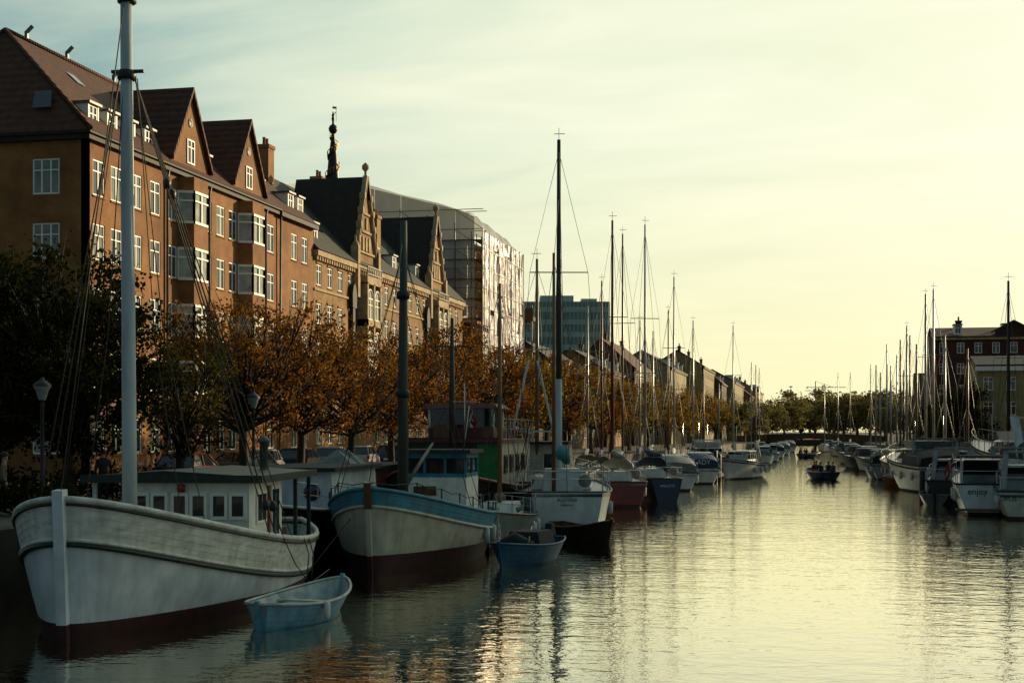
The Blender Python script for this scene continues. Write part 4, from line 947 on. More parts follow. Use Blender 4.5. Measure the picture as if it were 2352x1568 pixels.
MB().tube([(-.3,3.6,1.5),(-.3,3.6,5),(-.3,3.6,8.4)],[.13,.12,.06],10).bar((-1.0,3.6,7.3),(.4,3.6,7.3),.05).build('mast',M['mastdark'],b)
for q in ((-2.0,2.3,3.7),(2.0,2.3,3.7),(0,7.6,2.6),(-2.0,-5,3.7)): MB().tube([(-.3,3.6,8.2),q],.012,4).build('stay',M['wire'],b)
flag(b,(-.6,2.65,3.4),.8,R(180))
p=at(880,57.5); b=thing('canal_barge','dark red covered barge moored between the white boat cabin and the turquoise boat','boat',(p.x-1.5,p.y,0),R(183))
H=Hull(13,4.4,2.0,1.5,1.6,.7,.4,.1,-.7,.8,.25,.5,3)
H.band(MB(),H.sh,lambda t:-.6,5,24).build('hull',M['blackhull'],b); H.deck(MB(),lambda t:H.sh(t)-.2).build('deck',M['deck'],b)
MB().fr(-1.9,1.9,-5,3.2,1.4,-1.8,1.8,-4.9,3.0,2.55).build('deckhouse',M['sunred'],b); MB().box(-2,-5.1,2.55,2,3.4,2.66).build('deckhouse_roof',M['canvasdark'],b)
H.rail(MB(),H.sh,.07,24).build('cap_rail',M['sunred'],b)
for yy in (2.2,.9):
    MB().add([(-1.0,yy-.55,2.66),(.6,yy-.55,2.66),(.6,yy+.55,2.66),(-1.0,yy+.55,2.66),(-.2,yy,3.3)],[(0,1,4),(1,2,4),(2,3,4),(3,0,4)]).build('tarp_tent',M['canvas'],b)
p=at(735,45); b=thing('house_boat','white and black house boat with a round window half hidden behind the nearest cabin','boat',(p.x-.9,p.y+1,0),R(184))
H=Hull(10,3.8,1.9,1.4,1.5,.6,.4,.1,-.7,.8,.3,.55,2.6)
H.band(MB(),H.sh,lambda t:-.6,5,24).build('hull',M['blackhull'],b); H.deck(MB(),lambda t:H.sh(t)-.2).build('deck',M['deck'],b); H.rail(MB(),H.sh,.06,24).build('cap_rail',M['canvaswhite'],b)
MB().fr(-1.5,1.5,-4,1.9,1.2,-1.4,1.4,-3.9,1.8,2.75).build('deckhouse',M['hullwhite'],b); MB().box(-1.6,-4.1,2.75,1.6,2.1,2.87).build('deckhouse_roof',M['canvasdark'],b)
for xx in (-.8,.5): MB().lathe([(0,1.93),(.2,1.93),(.26,1.9),(.26,1.8)],(xx,0,2.1),14,'y').build('porthole',M['boatglass'],b)
rl=MB()
for k in range(8):
    e=H.pos(.1+k*.09,H.sh(.1+k*.09),-1); rl.bar(e,e+Vector((0,0,.75)),.03)
    if k: rl.bar(pe+Vector((0,0,.75)),e+Vector((0,0,.75)),.03); rl.bar(pe+Vector((0,0,.4)),e+Vector((0,0,.4)),.02)
    pe=e
rl.build('deck_rail',M['steel'],b)

# --- generic yachts
def yacht(label,cx,cy,rz,L=10,B=3.1,fb=1.1,hm='gel',mh=13,mm='alu',mr=.075,cover='canvasblue',detail=2,cab=True,text=None,textm='ink',my=.08,spread=True,group=None,name='sailing_yacht',hood=None,boot='boot',stripe=None,mizzen=None,lean=0,stern=.72,keel=-.9,bootz=.16,ps=.25,rails=1):
    b=thing(name,label,'sailing boat',(cx,cy,0),rz,group)
    H=Hull(L,B,fb*1.3,fb*.97,fb,stern,.7,-.1 if detail>1 else .1,keel,.9,.3,.75,2.2,ps)
    n=22 if detail>1 else 12
    H.band(MB(),H.sh,lambda t:bootz,6,n).build('hull',M[hm],b); H.band(MB(),lambda t:bootz,lambda t:-.35,2,n).build('boot_top',M[boot],b)
    H.rail(MB(),H.sh,.035,n).build('toe_rail',M['wood'] if detail>1 else M[hm],b)
    H.deck(MB(),lambda t:H.sh(t)-.06,n).build('deck',M['greygel'],b)
    if stripe: H.band(MB(),lambda t:H.sh(t)-.08,lambda t:H.sh(t)-.2,1,n,.006).build('stripe',M[stripe],b)
    if cab:
        w=B*.3; z0=fb*.95; h=.5
        o=MB().fr(-w,w,-L*.12,L*.27,z0,-w*.82,w*.82,-L*.1,L*.2,z0+h).build('cabin',M['gel'],b)
        for s in (-1,1):
            MB().bar((s*w*.93,-L*.08,z0+.27),(s*w*.93,L*.16,z0+.27),.05,.18).build('window',M['boatglass'],o)
    ym=L*my
    m=MB().tube([(0,ym,fb*.8),(lean*.5,ym,mh*.5),(lean,ym,mh)],[mr,mr*.95,mr*.6],8).build('mast',M[mm],b)
    if spread:
        s=MB()
        for k in ((.62,.42) if mh>13 else (.6,)): s.bar((-B*.3,ym,mh*k+.6),(B*.3,ym,mh*k+.6),.045)
        s.bar((0,ym,mh),(0,ym,mh+.5),.02); s.bar((-.2,ym,mh+.25),(.25,ym,mh+.25),.025); s.build('spreader',M['alu'],m)
    r=MB(); wr=.012 if detail>1 else .014
    r.tube([(lean,ym,mh*.97),(0,L/2+.5,fb*1.3)],wr,4); r.tube([(lean,ym,mh*.98),(0,-L/2+.1,fb)],wr,4)
    for s in (-1,1):
        r.tube([(lean,ym,mh*.97),(lean*.6+s*B*.3,ym,mh*.62+.6),(s*B*.45,ym-.1,fb)],wr*.8,4)
        r.tube([(lean*.6,ym,mh*.6),(s*B*.45,ym-.5,fb)],wr*.8,4)
        r.tube([(lean*.6,ym,mh*.6),(s*B*.45,ym+.4,fb)],wr*.8,4)
    r.build('rigging',M['wire'],b)
    if cover:
        zb_=fb+1.15; bo=MB().tube([(0,ym-.15,zb_),(0,-L*.36,zb_+.05)],.06,6).build('boom',M['alu'],b)
        MB().tube([(0,ym-.2,zb_+.35),(0,ym-1.2,zb_+.22),(0,-L*.2,zb_+.15),(0,-L*.35,zb_+.1)],[.12,.2,.16,.07],8).build('sail_cover',M[cover],bo)
    if detail>1:
        st=MB(); hr_=.62*rails
        for s in (-1,1):
            pr=None
            for k in range(9):
                t=.05+k*.117; e=H.pos(t,H.sh(t),s,-.05); st.bar(e,e+Vector((0,0,hr_)),.028*rails)
                if pr is not None: st.bar(pr+Vector((0,0,hr_-.02)),e+Vector((0,0,hr_-.02)),.018*rails); st.bar(pr+Vector((0,0,hr_/2)),e+Vector((0,0,hr_/2)),.014*rails)
                pr=e
        a=H.pos(.98,H.sh(.98),1,-.05)+Vector((0,0,hr_)); b2=Vector((-a.x,a.y,a.z)); st.tube([a,b2],.02*rails,5); a.z-=.3; b2.z-=.3; st.tube([a,b2],.016*rails,5)
        st.build('guard_rail',M['steel'],b)
        for t in (.45,.7):
            for s in (-1,1): fender(b,H.pos(t,fb*.55,s,.1))
        if hood:
            hd=MB(); vs=[]
            for i in range(7):
                an=pi*i/6
                for yy,zz_ in ((-L*.12,.95),(-L*.04,.85),(L*.02,.35)): vs.append((-cos(an)*B*.32,yy,fb+.25+max(.05,sin(an)**.6*zz_)))
            hd.add(vs,[(i*3+j,i*3+j+1,i*3+j+4,i*3+j+3) for i in range(6) for j in range(2)],True); hd.build('spray_hood',M[hood],b)
        if mizzen:
            MB().tube([(-.4,-L*.3,fb-.1),(-.4,-L*.3,mizzen)],[.085,.055],8).build('mizzen_mast',M['mastwood'],b)
            for s in (-1,1): MB().tube([(-.4,-L*.3,mizzen*.97),(s*B*.4,-L*.32,fb)],.011,4).build('mizzen_shroud',M['wire'],b)
            MB().tube([(-.4,-L*.3,mizzen*.97),(lean,ym,mh*.85)],.011,4).build('triatic_stay',M['wire'],b)
        a=H.pos(.99,H.sh(.99),1)
        MB().lathe([(.0,0),(.22,.02),(.26,.08),(.22,.16),(.0,.14)],(a.x*.5,-L/2+.35,fb+.4),10,'y').build('life_buoy',M['canvas'],b)
    if text:
        for k,(tx,sz,zz_) in enumerate(text):
            y=H.pos(1,zz_,1).y; textobj(tx,sz,M[textm],b,(0,y-.03,zz_))
    return b
def sternpos(u,d,rz,L): p=at(u,d); return p.x-sin(rz)*L/2, p.y+cos(rz)*L/2
rz=R(13); x,y=sternpos(1303,53.5,rz,12)
b=yacht('white ketch with very tall dark mast, its lettered stern towards the camera',x,y,rz,12,4.1,1.72,'gel',16.3,'mastdark',.13,'canvaswhite',2,True,[('ALOTRIA',.19,1.36),('KØBENHAVN',.085,1.2)],stripe='bluehull',mizzen=11,my=.05,stern=.66,keel=-1.8,bootz=.36,boot='sunred',rails=1.25,ps=.1)
MB().tube([(0.0,.6,1),(0,.6,6.2)],[.145,.135],10).build('mast_foot',M['mastwhite'],b)
MB().tube([(-.25,-4.8,3.0),(-.1,-4.4,3.2),(.1,-4.0,2.8)],[.12,.28,.14],8).build('folded_awning',M['canvasteal'],b)
MB().fr(-.8,.8,-2.6,-1.2,1.6,-.7,.7,-2.5,-1.4,2.5).build('dog_house',M['gel'],b)
rz=R(17); x,y=sternpos(1442,74.5,rz,9)
yacht('red hulled yacht with grey canvas hood and tall red mast',x,y,rz,9,2.9,1.35,'redhull',15.8,'mastred',.1,'canvas',2,hood='canvaswhite',stripe='gel')
rz=R(20); x,y=sternpos(1533,80,rz,9.5)
yacht('dark navy yacht with lettered stern and slim pale mast',x,y,rz,9.5,2.9,1.35,'navy',16.4,'alu',.08,'canvasblue',2,text=[('PIPILOTTI',.2,.85)],textm='inkwhite',hood='canvasblue',boot='navy',stern=.62)
p=at(1238,67); b=yacht('cream motor sailer with pilot house between barge and ketch',p.x,p.y,R(185),11,3.6,1.4,'creamhull',12,'mastwood',.1,None,2,False,boot='boot')
o=MB().fr(-1.4,1.4,-3.4,1.2,1.3,-1.25,1.25,-3.2,.9,3.4).build('pilot_house',M['creamhull'],b); MB().box(-1.5,-3.6,3.4,1.5,1.3,3.52).build('pilot_house_roof',M['canvasdark'],b)
for xx in (-.6,.6): MB().box(xx-.25,.9,2.3,xx+.25,1.12,2.95).build('window',M['boatglass'],o)
gt=MB()
for s in (-1,1): gt.tube([(s*1.5,2.6,1.5),(s*.2,2.6,7.2)],.06,6)
gt.bar((-1,2.6,4),(1,2.6,4),.08); gt.build('mast_gantry',M['canvaswhite'],b)
p=at(1196,50.5); b=yacht('small grey wooden sailing boat with bare brown mast behind the blue dinghy',p.x-.7,p.y,R(186),7,2.4,1.05,'greygel',9.2,'mastwood',.085,None,2,True,boot='boot',spread=False)
L_=[(1382,645,97,'gel','mastred','canvasblue','white yacht with reddish mast beside the quay, just left of the red hulled yacht'),
 (1350,702,104,'greygel','alu','canvas','grey yacht with short mast close to the quay under the golden trees'),
 (1430,537,91,'gel','mastwood','canvasblue','white yacht with tall tan mast right behind the red hulled yacht'),
 (1470,735,114,'bluehull','alu','canvasblue','blue yacht with short mast behind the navy yacht'),
 (1548,636,106,'gel','alu','canvaswhite','white yacht whose tall pale mast stands right of the navy yacht'),
 (1535,712,124,'gel','mastwood','canvas','white yacht with tan mast seen just left of the tall pale mast'),
 (1592,736,134,'navy','alu','canvasblue','dark blue yacht behind the white motor cruisers'),
 (1616,858,155,'gel','mastwood','canvas','small white yacht with tan mast behind the cruisers'),
 (1684,748,138,'gel','alu','canvasblue','white yacht with lone tall mast at the outer end of the cruisers'),
 (1726,832,178,'gel','alu','canvas','white yacht left of a close pair of masts far down the left bank'),
 (1736,838,196,'navy','mastwood','canvasblue','dark yacht in a close pair of masts far down the left bank'),
 (1744,845,214,'gel','alu','canvas','white yacht right of a close pair of masts far down the left bank'),
 (1500,760,134,'gel','alu','canvas','white yacht with thin mast just right of the navy yacht mast, far behind'),
 (1652,880,176,'gel','alu','canvas','white yacht with short mast between the yellow house and the cruisers')]
R_=[(2316,645,84,'navy','mastdark','canvas','dark yacht with thick dark mast in front of the yellow house'),
 (2144,664,112,'gel','alu','canvasblue','white yacht with right mast of the tall twin masts on the right bank'),
 (2126,675,121,'navy','alu','canvas','dark yacht with left mast of the tall twin masts on the right bank'),
 (2083,748,134,'greygel','alu','canvasblue','grey yacht with blue cover left of the tall twin masts'),
 (2090,770,143,'navy','mastwood','canvas','dark yacht with tan mast just left of the tall twin masts'),
 (2068,780,150,'gel','mastwood','canvas','white yacht with tan mast on the right bank'),
 (2060,815,162,'bluehull','alu','canvas','blue yacht deep in the right bank row'),
 (2046,840,170,'greygel','alu','canvas','grey yacht with short mast deep in the right bank row'),
 (2037,790,180,'gel','alu','canvas','white yacht with lone slim mast midway along the right bank row'),
 (2022,855,190,'navy','alu','canvas','dark yacht with low mast right of the far twin mast pair'),
 (2012,838,200,'gel','alu','canvasblue','white yacht right of a twin mast pair near the far right bank'),
 (2000,836,212,'navy','alu','canvas','dark yacht left of a twin mast pair near the far right bank'),
 (1953,855,228,'gel','mastwood','canvas','white yacht with tan mast second furthest on the right bank'),
 (1925,855,248,'gel','alu','canvas','white yacht with slim mast near the far bridge on the right'),
 (1894,880,278,'gel','alu','canvas','small yacht with shortest mast nearest the far bridge'),
 (2170,770,100,'bluehull','alu','canvas','blue yacht with stub mast right of the tall twin masts'),
 (2105,790,128,'blackhull','mastwood','canvasdark','black yacht with tan mast between the twin masts and the blue covered yacht'),
 (2076,850,156,'navy','mastdark','canvasdark','dark yacht with dark low mast deep in the right bank cluster'),
 (2222,800,98,'navy','mastwood','canvas','dark yacht with slanting tan mast before the dark green tree')]
for u,ty,d,hm,mm,cv,lb in L_+R_:
    p=at(u,d); mh=zat(ty,d); yacht(lb,p.x,p.y,R(random.choice([3,-4,184,178])),random.uniform(8.5,10.5),2.7,1.15,hm,mh,mm,(.08 if d<120 else .09)*(1.35 if u>2000 else 1),cv,2 if d<110 else 1,hood='canvas' if d<110 else None,my=.0,spread=ty<760)

def cruiser(label,cx,cy,rz,L=9,B=3.1,fb=1.25,hm='gel',cover=None,fly=False,arch=True,text=None,textside=None,group=None,detail=2,stripe='bluehull',name='motor_cruiser',boot='boot',cab='gel'):
    b=thing(name,label,'motor boat',(cx,cy,0),rz,group)
    H=Hull(L,B,fb*1.45,fb*1.08,fb,.9,1.0,-.05,-.7,.95,.3,.72); n=20 if detail>1 else 10
    H.band(MB(),H.sh,lambda t:.14,5,n).build('hull',M[hm],b); H.band(MB(),lambda t:.14,lambda t:-.3,2,n).build('boot_top',M[boot],b)
    H.deck(MB(),lambda t:H.sh(t)-.1,n).build('deck',M['greygel'],b); H.rail(MB(),lambda t:H.sh(t)-.02,.05,n).build('rub_rail',M['canvasdark'],b)
    if stripe: H.band(MB(),lambda t:H.sh(t)-.18,lambda t:H.sh(t)-.3,1,n,.006).build('stripe',M[stripe],b)
    w=B*.36; z0=fb*.9; h=.85
    c_=MB().fr(-w,w,-L*.22,L*.24,z0,-w*.9,w*.9,-L*.2,L*.16,z0+h*.6).build('cabin',M[cab],b)
    MB().fr(-w*.885,w*.885,-L*.19,L*.155,z0+h*.6,-w*.8,w*.8,-L*.17,L*.03,z0+h*1.35).build('windscreen',M['boatglass'],c_)
    MB().fr(-w*.9,w*.9,-L*.26,L*.06,z0+h*1.35,-w*.8,w*.8,-L*.24,L*.03,z0+h*1.35+.1).build('cabin_roof',M[cab],c_)
    pl=MB()
    for s in (-1,1):
        for k in range(4):
            ya=-L*.19+k*L*.075; pl.bar((s*w*.895,ya,z0+h*.6),(s*w*.815,-L*.17+k*L*.066,z0+h*1.35),.06)
    pl.build('window_pillar',M[cab],c_)
    if fly: MB().fr(-w*.8,w*.8,-L*.22,0,z0+h*1.47,-w*.85,w*.85,-L*.24,L*.03,z0+h*1.47+.5).build('flybridge',M[cab],b)
    if arch:
        a=MB(); k=1.0+(.9 if fb>2.2 else 0)
        for s in (-1,1): a.bar((s*w,-L*.28-.3*k,fb),(s*w*.85,-L*.2,z0+h*1.35+.75*k),.25*k,.1)
        a.bar((-w*.88,-L*.2,z0+h*1.35+.72*k),(w*.88,-L*.2,z0+h*1.35+.72*k),.3,.1); a.bar((0,-L*.2,z0+h*1.35+.7*k),(0,-L*.2,z0+h*1.35+.8+.7*k),.03); a.build('radar_arch',M[cab],b)
    if cover:
        vs=[]; cv=MB(); ys=(-L*.48,-L*.36,-L*.22,-L*.1)
        for i in range(9):
            an=pi*i/8
            for yy,zz_ in zip(ys,(.8,1.2,1.3,1.2)): vs.append((-cos(an)*B*.42,yy,fb*.95+max(0,sin(an))**.4*zz_*.9+random.uniform(-.05,.05)))
        cv.add(vs,[(i*4+j,i*4+j+1,i*4+j+5,i*4+j+4) for i in range(8) for j in range(3)],True)
        cv.add([vs[i*4] for i in range(9)],[tuple(range(9))]); cv.build('canopy',M[cover],b)
    if detail>1:
        st=MB()
        for s in (-1,1):
            pr=None
            for k in range(7):
                t=.02+k*.09; e=H.pos(t,H.sh(t),s,-.08); st.bar(e,e+Vector((0,0,.6)),.03)
                if pr is not None: st.bar(pr+Vector((0,0,.58)),e+Vector((0,0,.58)),.025)
                pr=e
        for s in (-1,1):
            e=H.pos(.97,H.sh(.97),s,-.1); e2=H.pos(.8,H.sh(.8),s,-.1); st.bar(e,e+Vector((0,0,.6)),.03); st.bar(e+Vector((0,0,.6)),e2+Vector((0,0,.6)),.025)
        e=H.pos(.97,H.sh(.97),1,-.1)+Vector((0,0,.6)); st.bar(e,(-e.x,e.y,e.z),.025)
        st.build('bow_rail',M['steel'],b)
        for k in (.45,.65,.85):
            for s in (-1,1): fender(b,H.pos(k,fb*.6,s,.08))
        MB().tube([(w*.6,-L*.1,z0+h*1.4),(w*.55,-L*.13,z0+h*1.4+2.2)],.015,4).build('aerial',M['steel'],b)
    if text: y_=H.pos(1,text[2],1).y; textobj(text[0],text[1],M['ink'],b,(text[3],y_-.03,text[2]))
    if textside:
        tx,sz,t,z,side=textside; e=H.pos(t,z,side,.03); e2=H.pos(t-.05,z,side,.03); an=math.atan2((e2-e).y,(e2-e).x)
        textobj(tx,sz,M['ink'],b,e,90,an if side>0 else an+pi)
    return b
def cr_(u,d,rz,lb,**k): p=at(u,d); return cruiser(lb,p.x,p.y,R(rz),**k)
cr_(1545,100,10,'white motor cruiser under a grey canvas canopy beyond the navy yacht',L=9.5,cover='canvas',arch=False)
cr_(1628,124,190,'white flybridge cruiser with blue canopy in the outer row of the left bank',L=11,B=3.6,fb=1.5,cover='canvasblue',fly=True)
cr_(1700,121,168,'white motor cruiser with lettered bow at the end of the left row',L=9,textside=('MARY',.4,.3,1.2,-1))
b=cr_(1605,112,8,'cruiser with dark blue lettered canopy left of the flybridge cruiser',L=9,B=3,cover='canvasblue',arch=False)
textobj('LADY',.5,M['inkwhite'],b,(0,-4.42,1.5))
for i,(u,d) in enumerate([(1752,170),(1768,190),(1782,215),(1798,245),(1812,275),(1745,236)]):
    cr_(u,d,random.choice([4,182]),'%s small motor boat from the near end of the far left row'%ORD[i],L=7.5,B=2.7,fb=1.1,detail=1,cover=random.choice(['canvas','canvasblue',None]),arch=False,group='small motor boats far down the left bank')
for i,(u,d) in enumerate([(2022,140),(1986,152),(1968,174),(1955,198),(1940,226),(1922,252),(1905,287),(2040,130),(1998,170)]):
    cr_(u,d,random.choice([4,182,30]),'%s small motor boat in the far right row'%ORD[i],L=7.5,B=2.7,fb=1.1,hm=random.choice(['gel','greygel','navy','blackhull']),cab=random.choice(['gel','greygel']),detail=1,cover=random.choice(['canvas','canvasblue','canvasdark']),arch=False,group='small motor boats far down the right bank')
# right foreground boats
b=cr_(2250,72,-4,'white boat lettered enjoy on its stern, with wooden swim step',L=9,B=2.75,fb=1.5,text=('enjoy',.42,1.0,-.25),cover=None,stripe=None,arch=False,cab='greygel')
MB().box(-1.25,-5.0,.22,1.25,-4.5,.32).build('swim_platform',M['wood'],b); flag(b,(-1.2,-4.3,1.3),1.1,R(200))
MB().box(-1.0,-4.4,2.75,1.0,-1.5,2.83).build('bimini_top',M['canvasdark'],b)
for sx in (-.95,.95):
    for yy in (-4.2,-1.7): MB().bar((sx,yy,1.5),(sx,yy,2.75),.04).build('bimini_post',M['steel'],b)
MB().lathe([(0,0),(.12,0),(.16,-.03),(.16,.05)],(.85,-4.48,.85),12,'y').build('porthole',M['boatglass'],b)
cr_(2350,68,-6,'cream boat cut by the right edge with lettering on its stern',L=8,B=2.6,fb=1.3,hm='creamhull',text=('OPUS',.3,.85,-.75),cover=None,stripe='bluehull',arch=True,cab='greygel')
cr_(2122,97,10,'large grey and white cruiser with long dark window band on the right bank',L=13,B=4.4,fb=1.8,fly=True,stripe='canvasdark',cover='canvasdark',cab='greygel')
cr_(2246,92,12,'white cruiser with dark canopy behind the boat lettered enjoy',L=11,B=3.6,fb=1.7,cover='canvasdark',fly=True,stripe='canvasdark',cab='greygel')
cr_(2338,82,16,'white cruiser with raised radar arch at the right edge behind the cream boat',L=11,B=3.8,fb=2.5,cover='canvasdark',fly=True)
cr_(2075,112,6,'dark cabin boat with black hull on the right bank',L=10,B=3.4,fb=1.5,hm='blackhull',cover='canvasdark',arch=False,stripe=None,cab='greygel')
cr_(2192,82,-8,'dark hulled work boat with grey cabin left of the boat lettered enjoy',L=8,B=2.9,fb=1.3,hm='blackhull',cover=None,arch=True,stripe=None,cab='greygel')
cr_(2300,77,4,'low dark boat squeezed between the lettered boats at right',L=9,B=2.6,fb=1.4,hm='navy',cover='canvas',arch=True,stripe=None,cab='greygel')
cr_(2046,121,-6,'grey cabin cruiser with dark canopy outermost before the far right row',L=9,B=3,fb=1.4,hm='greygel',cover='canvasdark',arch=False,cab='greygel')
p=at(2022,121); rowboat('small_open_boat','small open blue boat moored outermost on the right bank',(p.x,p.y,0),R(20),5,2,.9,.65,.7,'bluehull','inside',.7,engine=True)
p=at(2092,103); rowboat('wooden_dinghy','varnished wooden dinghy beside the dark cabin boat',(p.x,p.y,0),R(60),4,1.6,.75,.5,.55,'wood','wood',.6)
p=at(2148,79); rowboat('inflatable_dinghy','grey dinghy with outboard motor left of the boat lettered enjoy',(p.x,p.y,0),R(-5),3.6,1.7,.7,.55,.55,'greygel','canvas',.85,0,engine=True)
p=at(1208,43.4); b=rowboat('blue_dinghy','bright blue rowing boat filled with dark gear beside the turquoise bulwark boat',(p.x,p.y,0),R(172),4.2,1.75,.75,.58,.65,'blue2','blue2',.6,cover=None,engine=True,fl=.25)
MB().fr(-.6,.6,-1.2,.3,.4,-.45,.45,-1.1,.2,.95).build('folded_cover',M['canvasdark'],b)
MB().tube([(-.4,.5,.55),(.1,.8,.75),(.45,1.1,.6)],[.14,.24,.12],8).build('dark_bag',M['canvasdark'],b)
MB().tube([(-.5,1.2,.7),(.3,-1.4,1.0)],.03,6).build('oar',M['mastwood'],b)
p=at(1336,51.8); rowboat('tarred_dinghy','dark brown tarred rowing boat floating tight against the white ketch stern',(p.x,p.y,0),R(224),3.2,1.35,.85,.52,.62,'tarbrown','wood',.45)
def post(label,u,d,h):
    p=at(u,d); o=MB().lathe([(.17,-1),(.17,h-.1),(.13,h),(0,h)],n=10).build('mooring_post',M['blackhull'],None,(p.x,p.y,0)); tag(o,label,'mooring post')
post('thick dark mooring post left of the lettered cruiser bow',1643,112,2.5); post('dark mooring post beside the flybridge cruiser, right one of two',1652,113,2.2)
post('dark mooring post before the large white cruiser on the right',2118,88,1.6); post('dark mooring post near the blue open boat',2003,125,1.8)

# ------------------------------------------------------------------ people
def skin_person(pose,jacket,trouser,hairm):
    V=[];E=[];Rr=[]
    def v(p,r): V.append(p); Rr.append(r if isinstance(r,tuple) else (r,r)); return len(V)-1
    def e(a,b): E.append((a,b))
    sit=pose.startswith('sit')
    z0=0 if sit else .93
    pel=v((0,0,z0),(.15,.12)); sp=v((0,-.01,z0+.2),(.14,.11)); ch=v((0,.0 if not sit else .03,z0+.42),(.17,.12)); nk=v((0,.02 if not sit else .06,z0+.57),.06)
    hd0=v((0,.04 if not sit else .09,z0+.66),(.075,.085)); hd=v((0,.045 if not sit else .1,z0+.75),(.08,.1)); hd1=v((0,.03 if not sit else .09,z0+.82),(.06,.07))
    for a,b in ((pel,sp),(sp,ch),(ch,nk),(nk,hd0),(hd0,hd),(hd,hd1)): e(a,b)
    for s in (-1,1):
        cy=V[ch][1]
        sh=v((s*.19,cy,z0+.47),.07)
        if sit: el=v((s*.25,cy+.08,z0+.22),.05); wr=v((s*.16,cy+.3,z0+.14),.036); hn=v((s*.13,cy+.37,z0+.13),(.042,.028))
        else: el=v((s*.25,cy-.02,z0+.2),.05); wr=v((s*.27,cy+.07,z0-.05),.036); hn=v((s*.27,cy+.1,z0-.13),(.028,.042))
        e(ch,sh); e(sh,el); e(el,wr); e(wr,hn)
        hp=V[hn]
        for k in range(4):
            o=(k-1.5)*.019
            if sit: f1=v((hp[0]+o,hp[1]+.055,hp[2]-.005),.009); f2=v((hp[0]+o*1.05,hp[1]+.08+.01*(k in (1,2)),hp[2]-.03),.008)
            else: f1=v((hp[0],hp[1]+o,hp[2]-.06),.009); f2=v((hp[0]-s*.015,hp[1]+o*1.05+.01,hp[2]-.095-.01*(k in (1,2))),.008)
            e(hn,f1); e(f1,f2)
        th=v((hp[0]-s*.03,hp[1]+.035,hp[2]-.02 if not sit else hp[2]+.01),.01); e(hn,th)
        hip=v((s*.1,0,z0-.03),(.095,.095))
        if sit: kn=v((s*.13,.43,z0+.03),.065); an=v((s*.13,.40,z0-.38),.045); to=v((s*.14,.57,z0-.42),(.045,.03))
        else: kn=v((s*.11,.03,z0-.44),.06); an=v((s*.11,-.02+.05*s,z0-.85),.042); to=v((s*.13,.15+.05*s,z0-.89),(.045,.03))
        e(pel,hip); e(hip,kn); e(kn,an); e(an,to)
    me=bpy.data.meshes.new('person'); me.from_pydata(V,E,[]); ob=bpy.data.objects.new('p',me); C.objects.link(ob)
    md=ob.modifiers.new('s','SKIN'); 
    for i,sv in enumerate(me.skin_vertices[0].data): sv.radius=Rr[i]; sv.use_root=(i==0)
    md.use_smooth_shade=True; sb=ob.modifiers.new('u','SUBSURF'); sb.levels=1; sb.render_levels=1
    bpy.context.view_layer.update()
    m2=bpy.data.meshes.new_from_object(ob.evaluated_get(bpy.context.evaluated_depsgraph_get())); bpy.data.objects.remove(ob)
    m2.materials.clear()
    for m in (jacket,trouser,'skin'): m2.materials.append(M[m])
    hands=[V[i] for i in range(len(V)) if Rr[i] in ((.042,.028),(.028,.042))]
    for p in m2.polygons:
        c=p.center; i=0
        if c.z>z0+.57: i=2
        elif any((c-Vector(h)).length<.13 for h in hands) and (sit and c.y>.28 or not sit and abs(c.x)>.2): i=2
        elif c.z<z0+.05: i=1
        elif sit and c.y>.14 and c.z<z0+.12: i=1
        p.material_index=i; p.use_smooth=True
    hp=V[hd]; hm=MB().lathe([(.093,-.02),(.105,.03),(.1,.07),(.07,.11),(0,.125)],(hp[0],hp[1]-.018,hp[2]),12)
    hm.add([(-.09,hp[1]-.06,hp[2]-.06),(.09,hp[1]-.06,hp[2]-.06),(.095,hp[1]-.05,hp[2]+.03),(-.095,hp[1]-.05,hp[2]+.03),(-.06,hp[1]-.11,hp[2]-.05),(.06,hp[1]-.11,hp[2]-.05),(.07,hp[1]-.12,hp[2]+.03),(-.07,hp[1]-.12,hp[2]+.03)],[(4,5,6,7),(0,4,7,3),(5,1,2,6),(0,1,5,4)])
    return m2, hm.mesh('hair',M[hairm])
PM={k:skin_person(*k) for k in (('sit','dark','jeans','hair'),('sit','browncoat','dark','hair'),('stand','beige','dark','hair'),('stand','dark','dark','hair'))}
def person(label,loc,rz,k):
    m2,hm=PM[k]; o=bpy.data.objects.new('person',m2); C.objects.link(o); o.location=loc; o.rotation_euler=(0,0,rz); tag(o,label,'person'); inst('hair',hm,o); return o
def tour(u,d,lb,plabs,rz=0):
    p=at(u,d); b=thing('open_motor_boat',lb,'motor boat',(p.x,p.y,0),rz)
    H=Hull(4.6,2.0,.85,.62,.62,.85,.3,0,-.3,.8,.3,.6)
    H.band(MB(),H.sh,lambda t:-.25,5,18).build('hull',M['navy'],b); H.band(MB(),lambda t:H.sh(t)-.02,lambda t:.1,3,18,-.05).build('lining',M['canvas'],b)
    H.deck(MB(),lambda t:.14,16,.08).build('floor_boards',M['wood'],b); H.rail(MB(),H.sh,.05,18).build('gunwale',M['greygel'],b)
    for y in (-1.6,-.3,.9): MB().box(-.85,y-.18,.42,.85,y+.18,.48).build('thwart',M['wood'],b)
    MB().fr(-.15,.15,-2.75,-2.35,.5,-.11,.11,-2.65,-2.38,1.0).bar((0,-2.45,.7),(0,-2.5,-.3),.12).build('outboard_motor',M['canvasdark'],b)
    for (lx,ly,k,fr_),pl in zip(((-.6,-1.6,0,0),(.55,-1.6,1,.4),(-.65,-.3,1,pi),(.6,-.3,0,-.5),(.0,.9,0,pi)),plabs):
        k2=(('sit','dark','jeans','hair'),('sit','browncoat','dark','hair'))[k]
        q=Matrix.Rotation(rz,3,'Z')@Vector((lx,ly,.6)); person(pl,(p.x+q.x,p.y+q.y,.62),rz+fr_,k2)
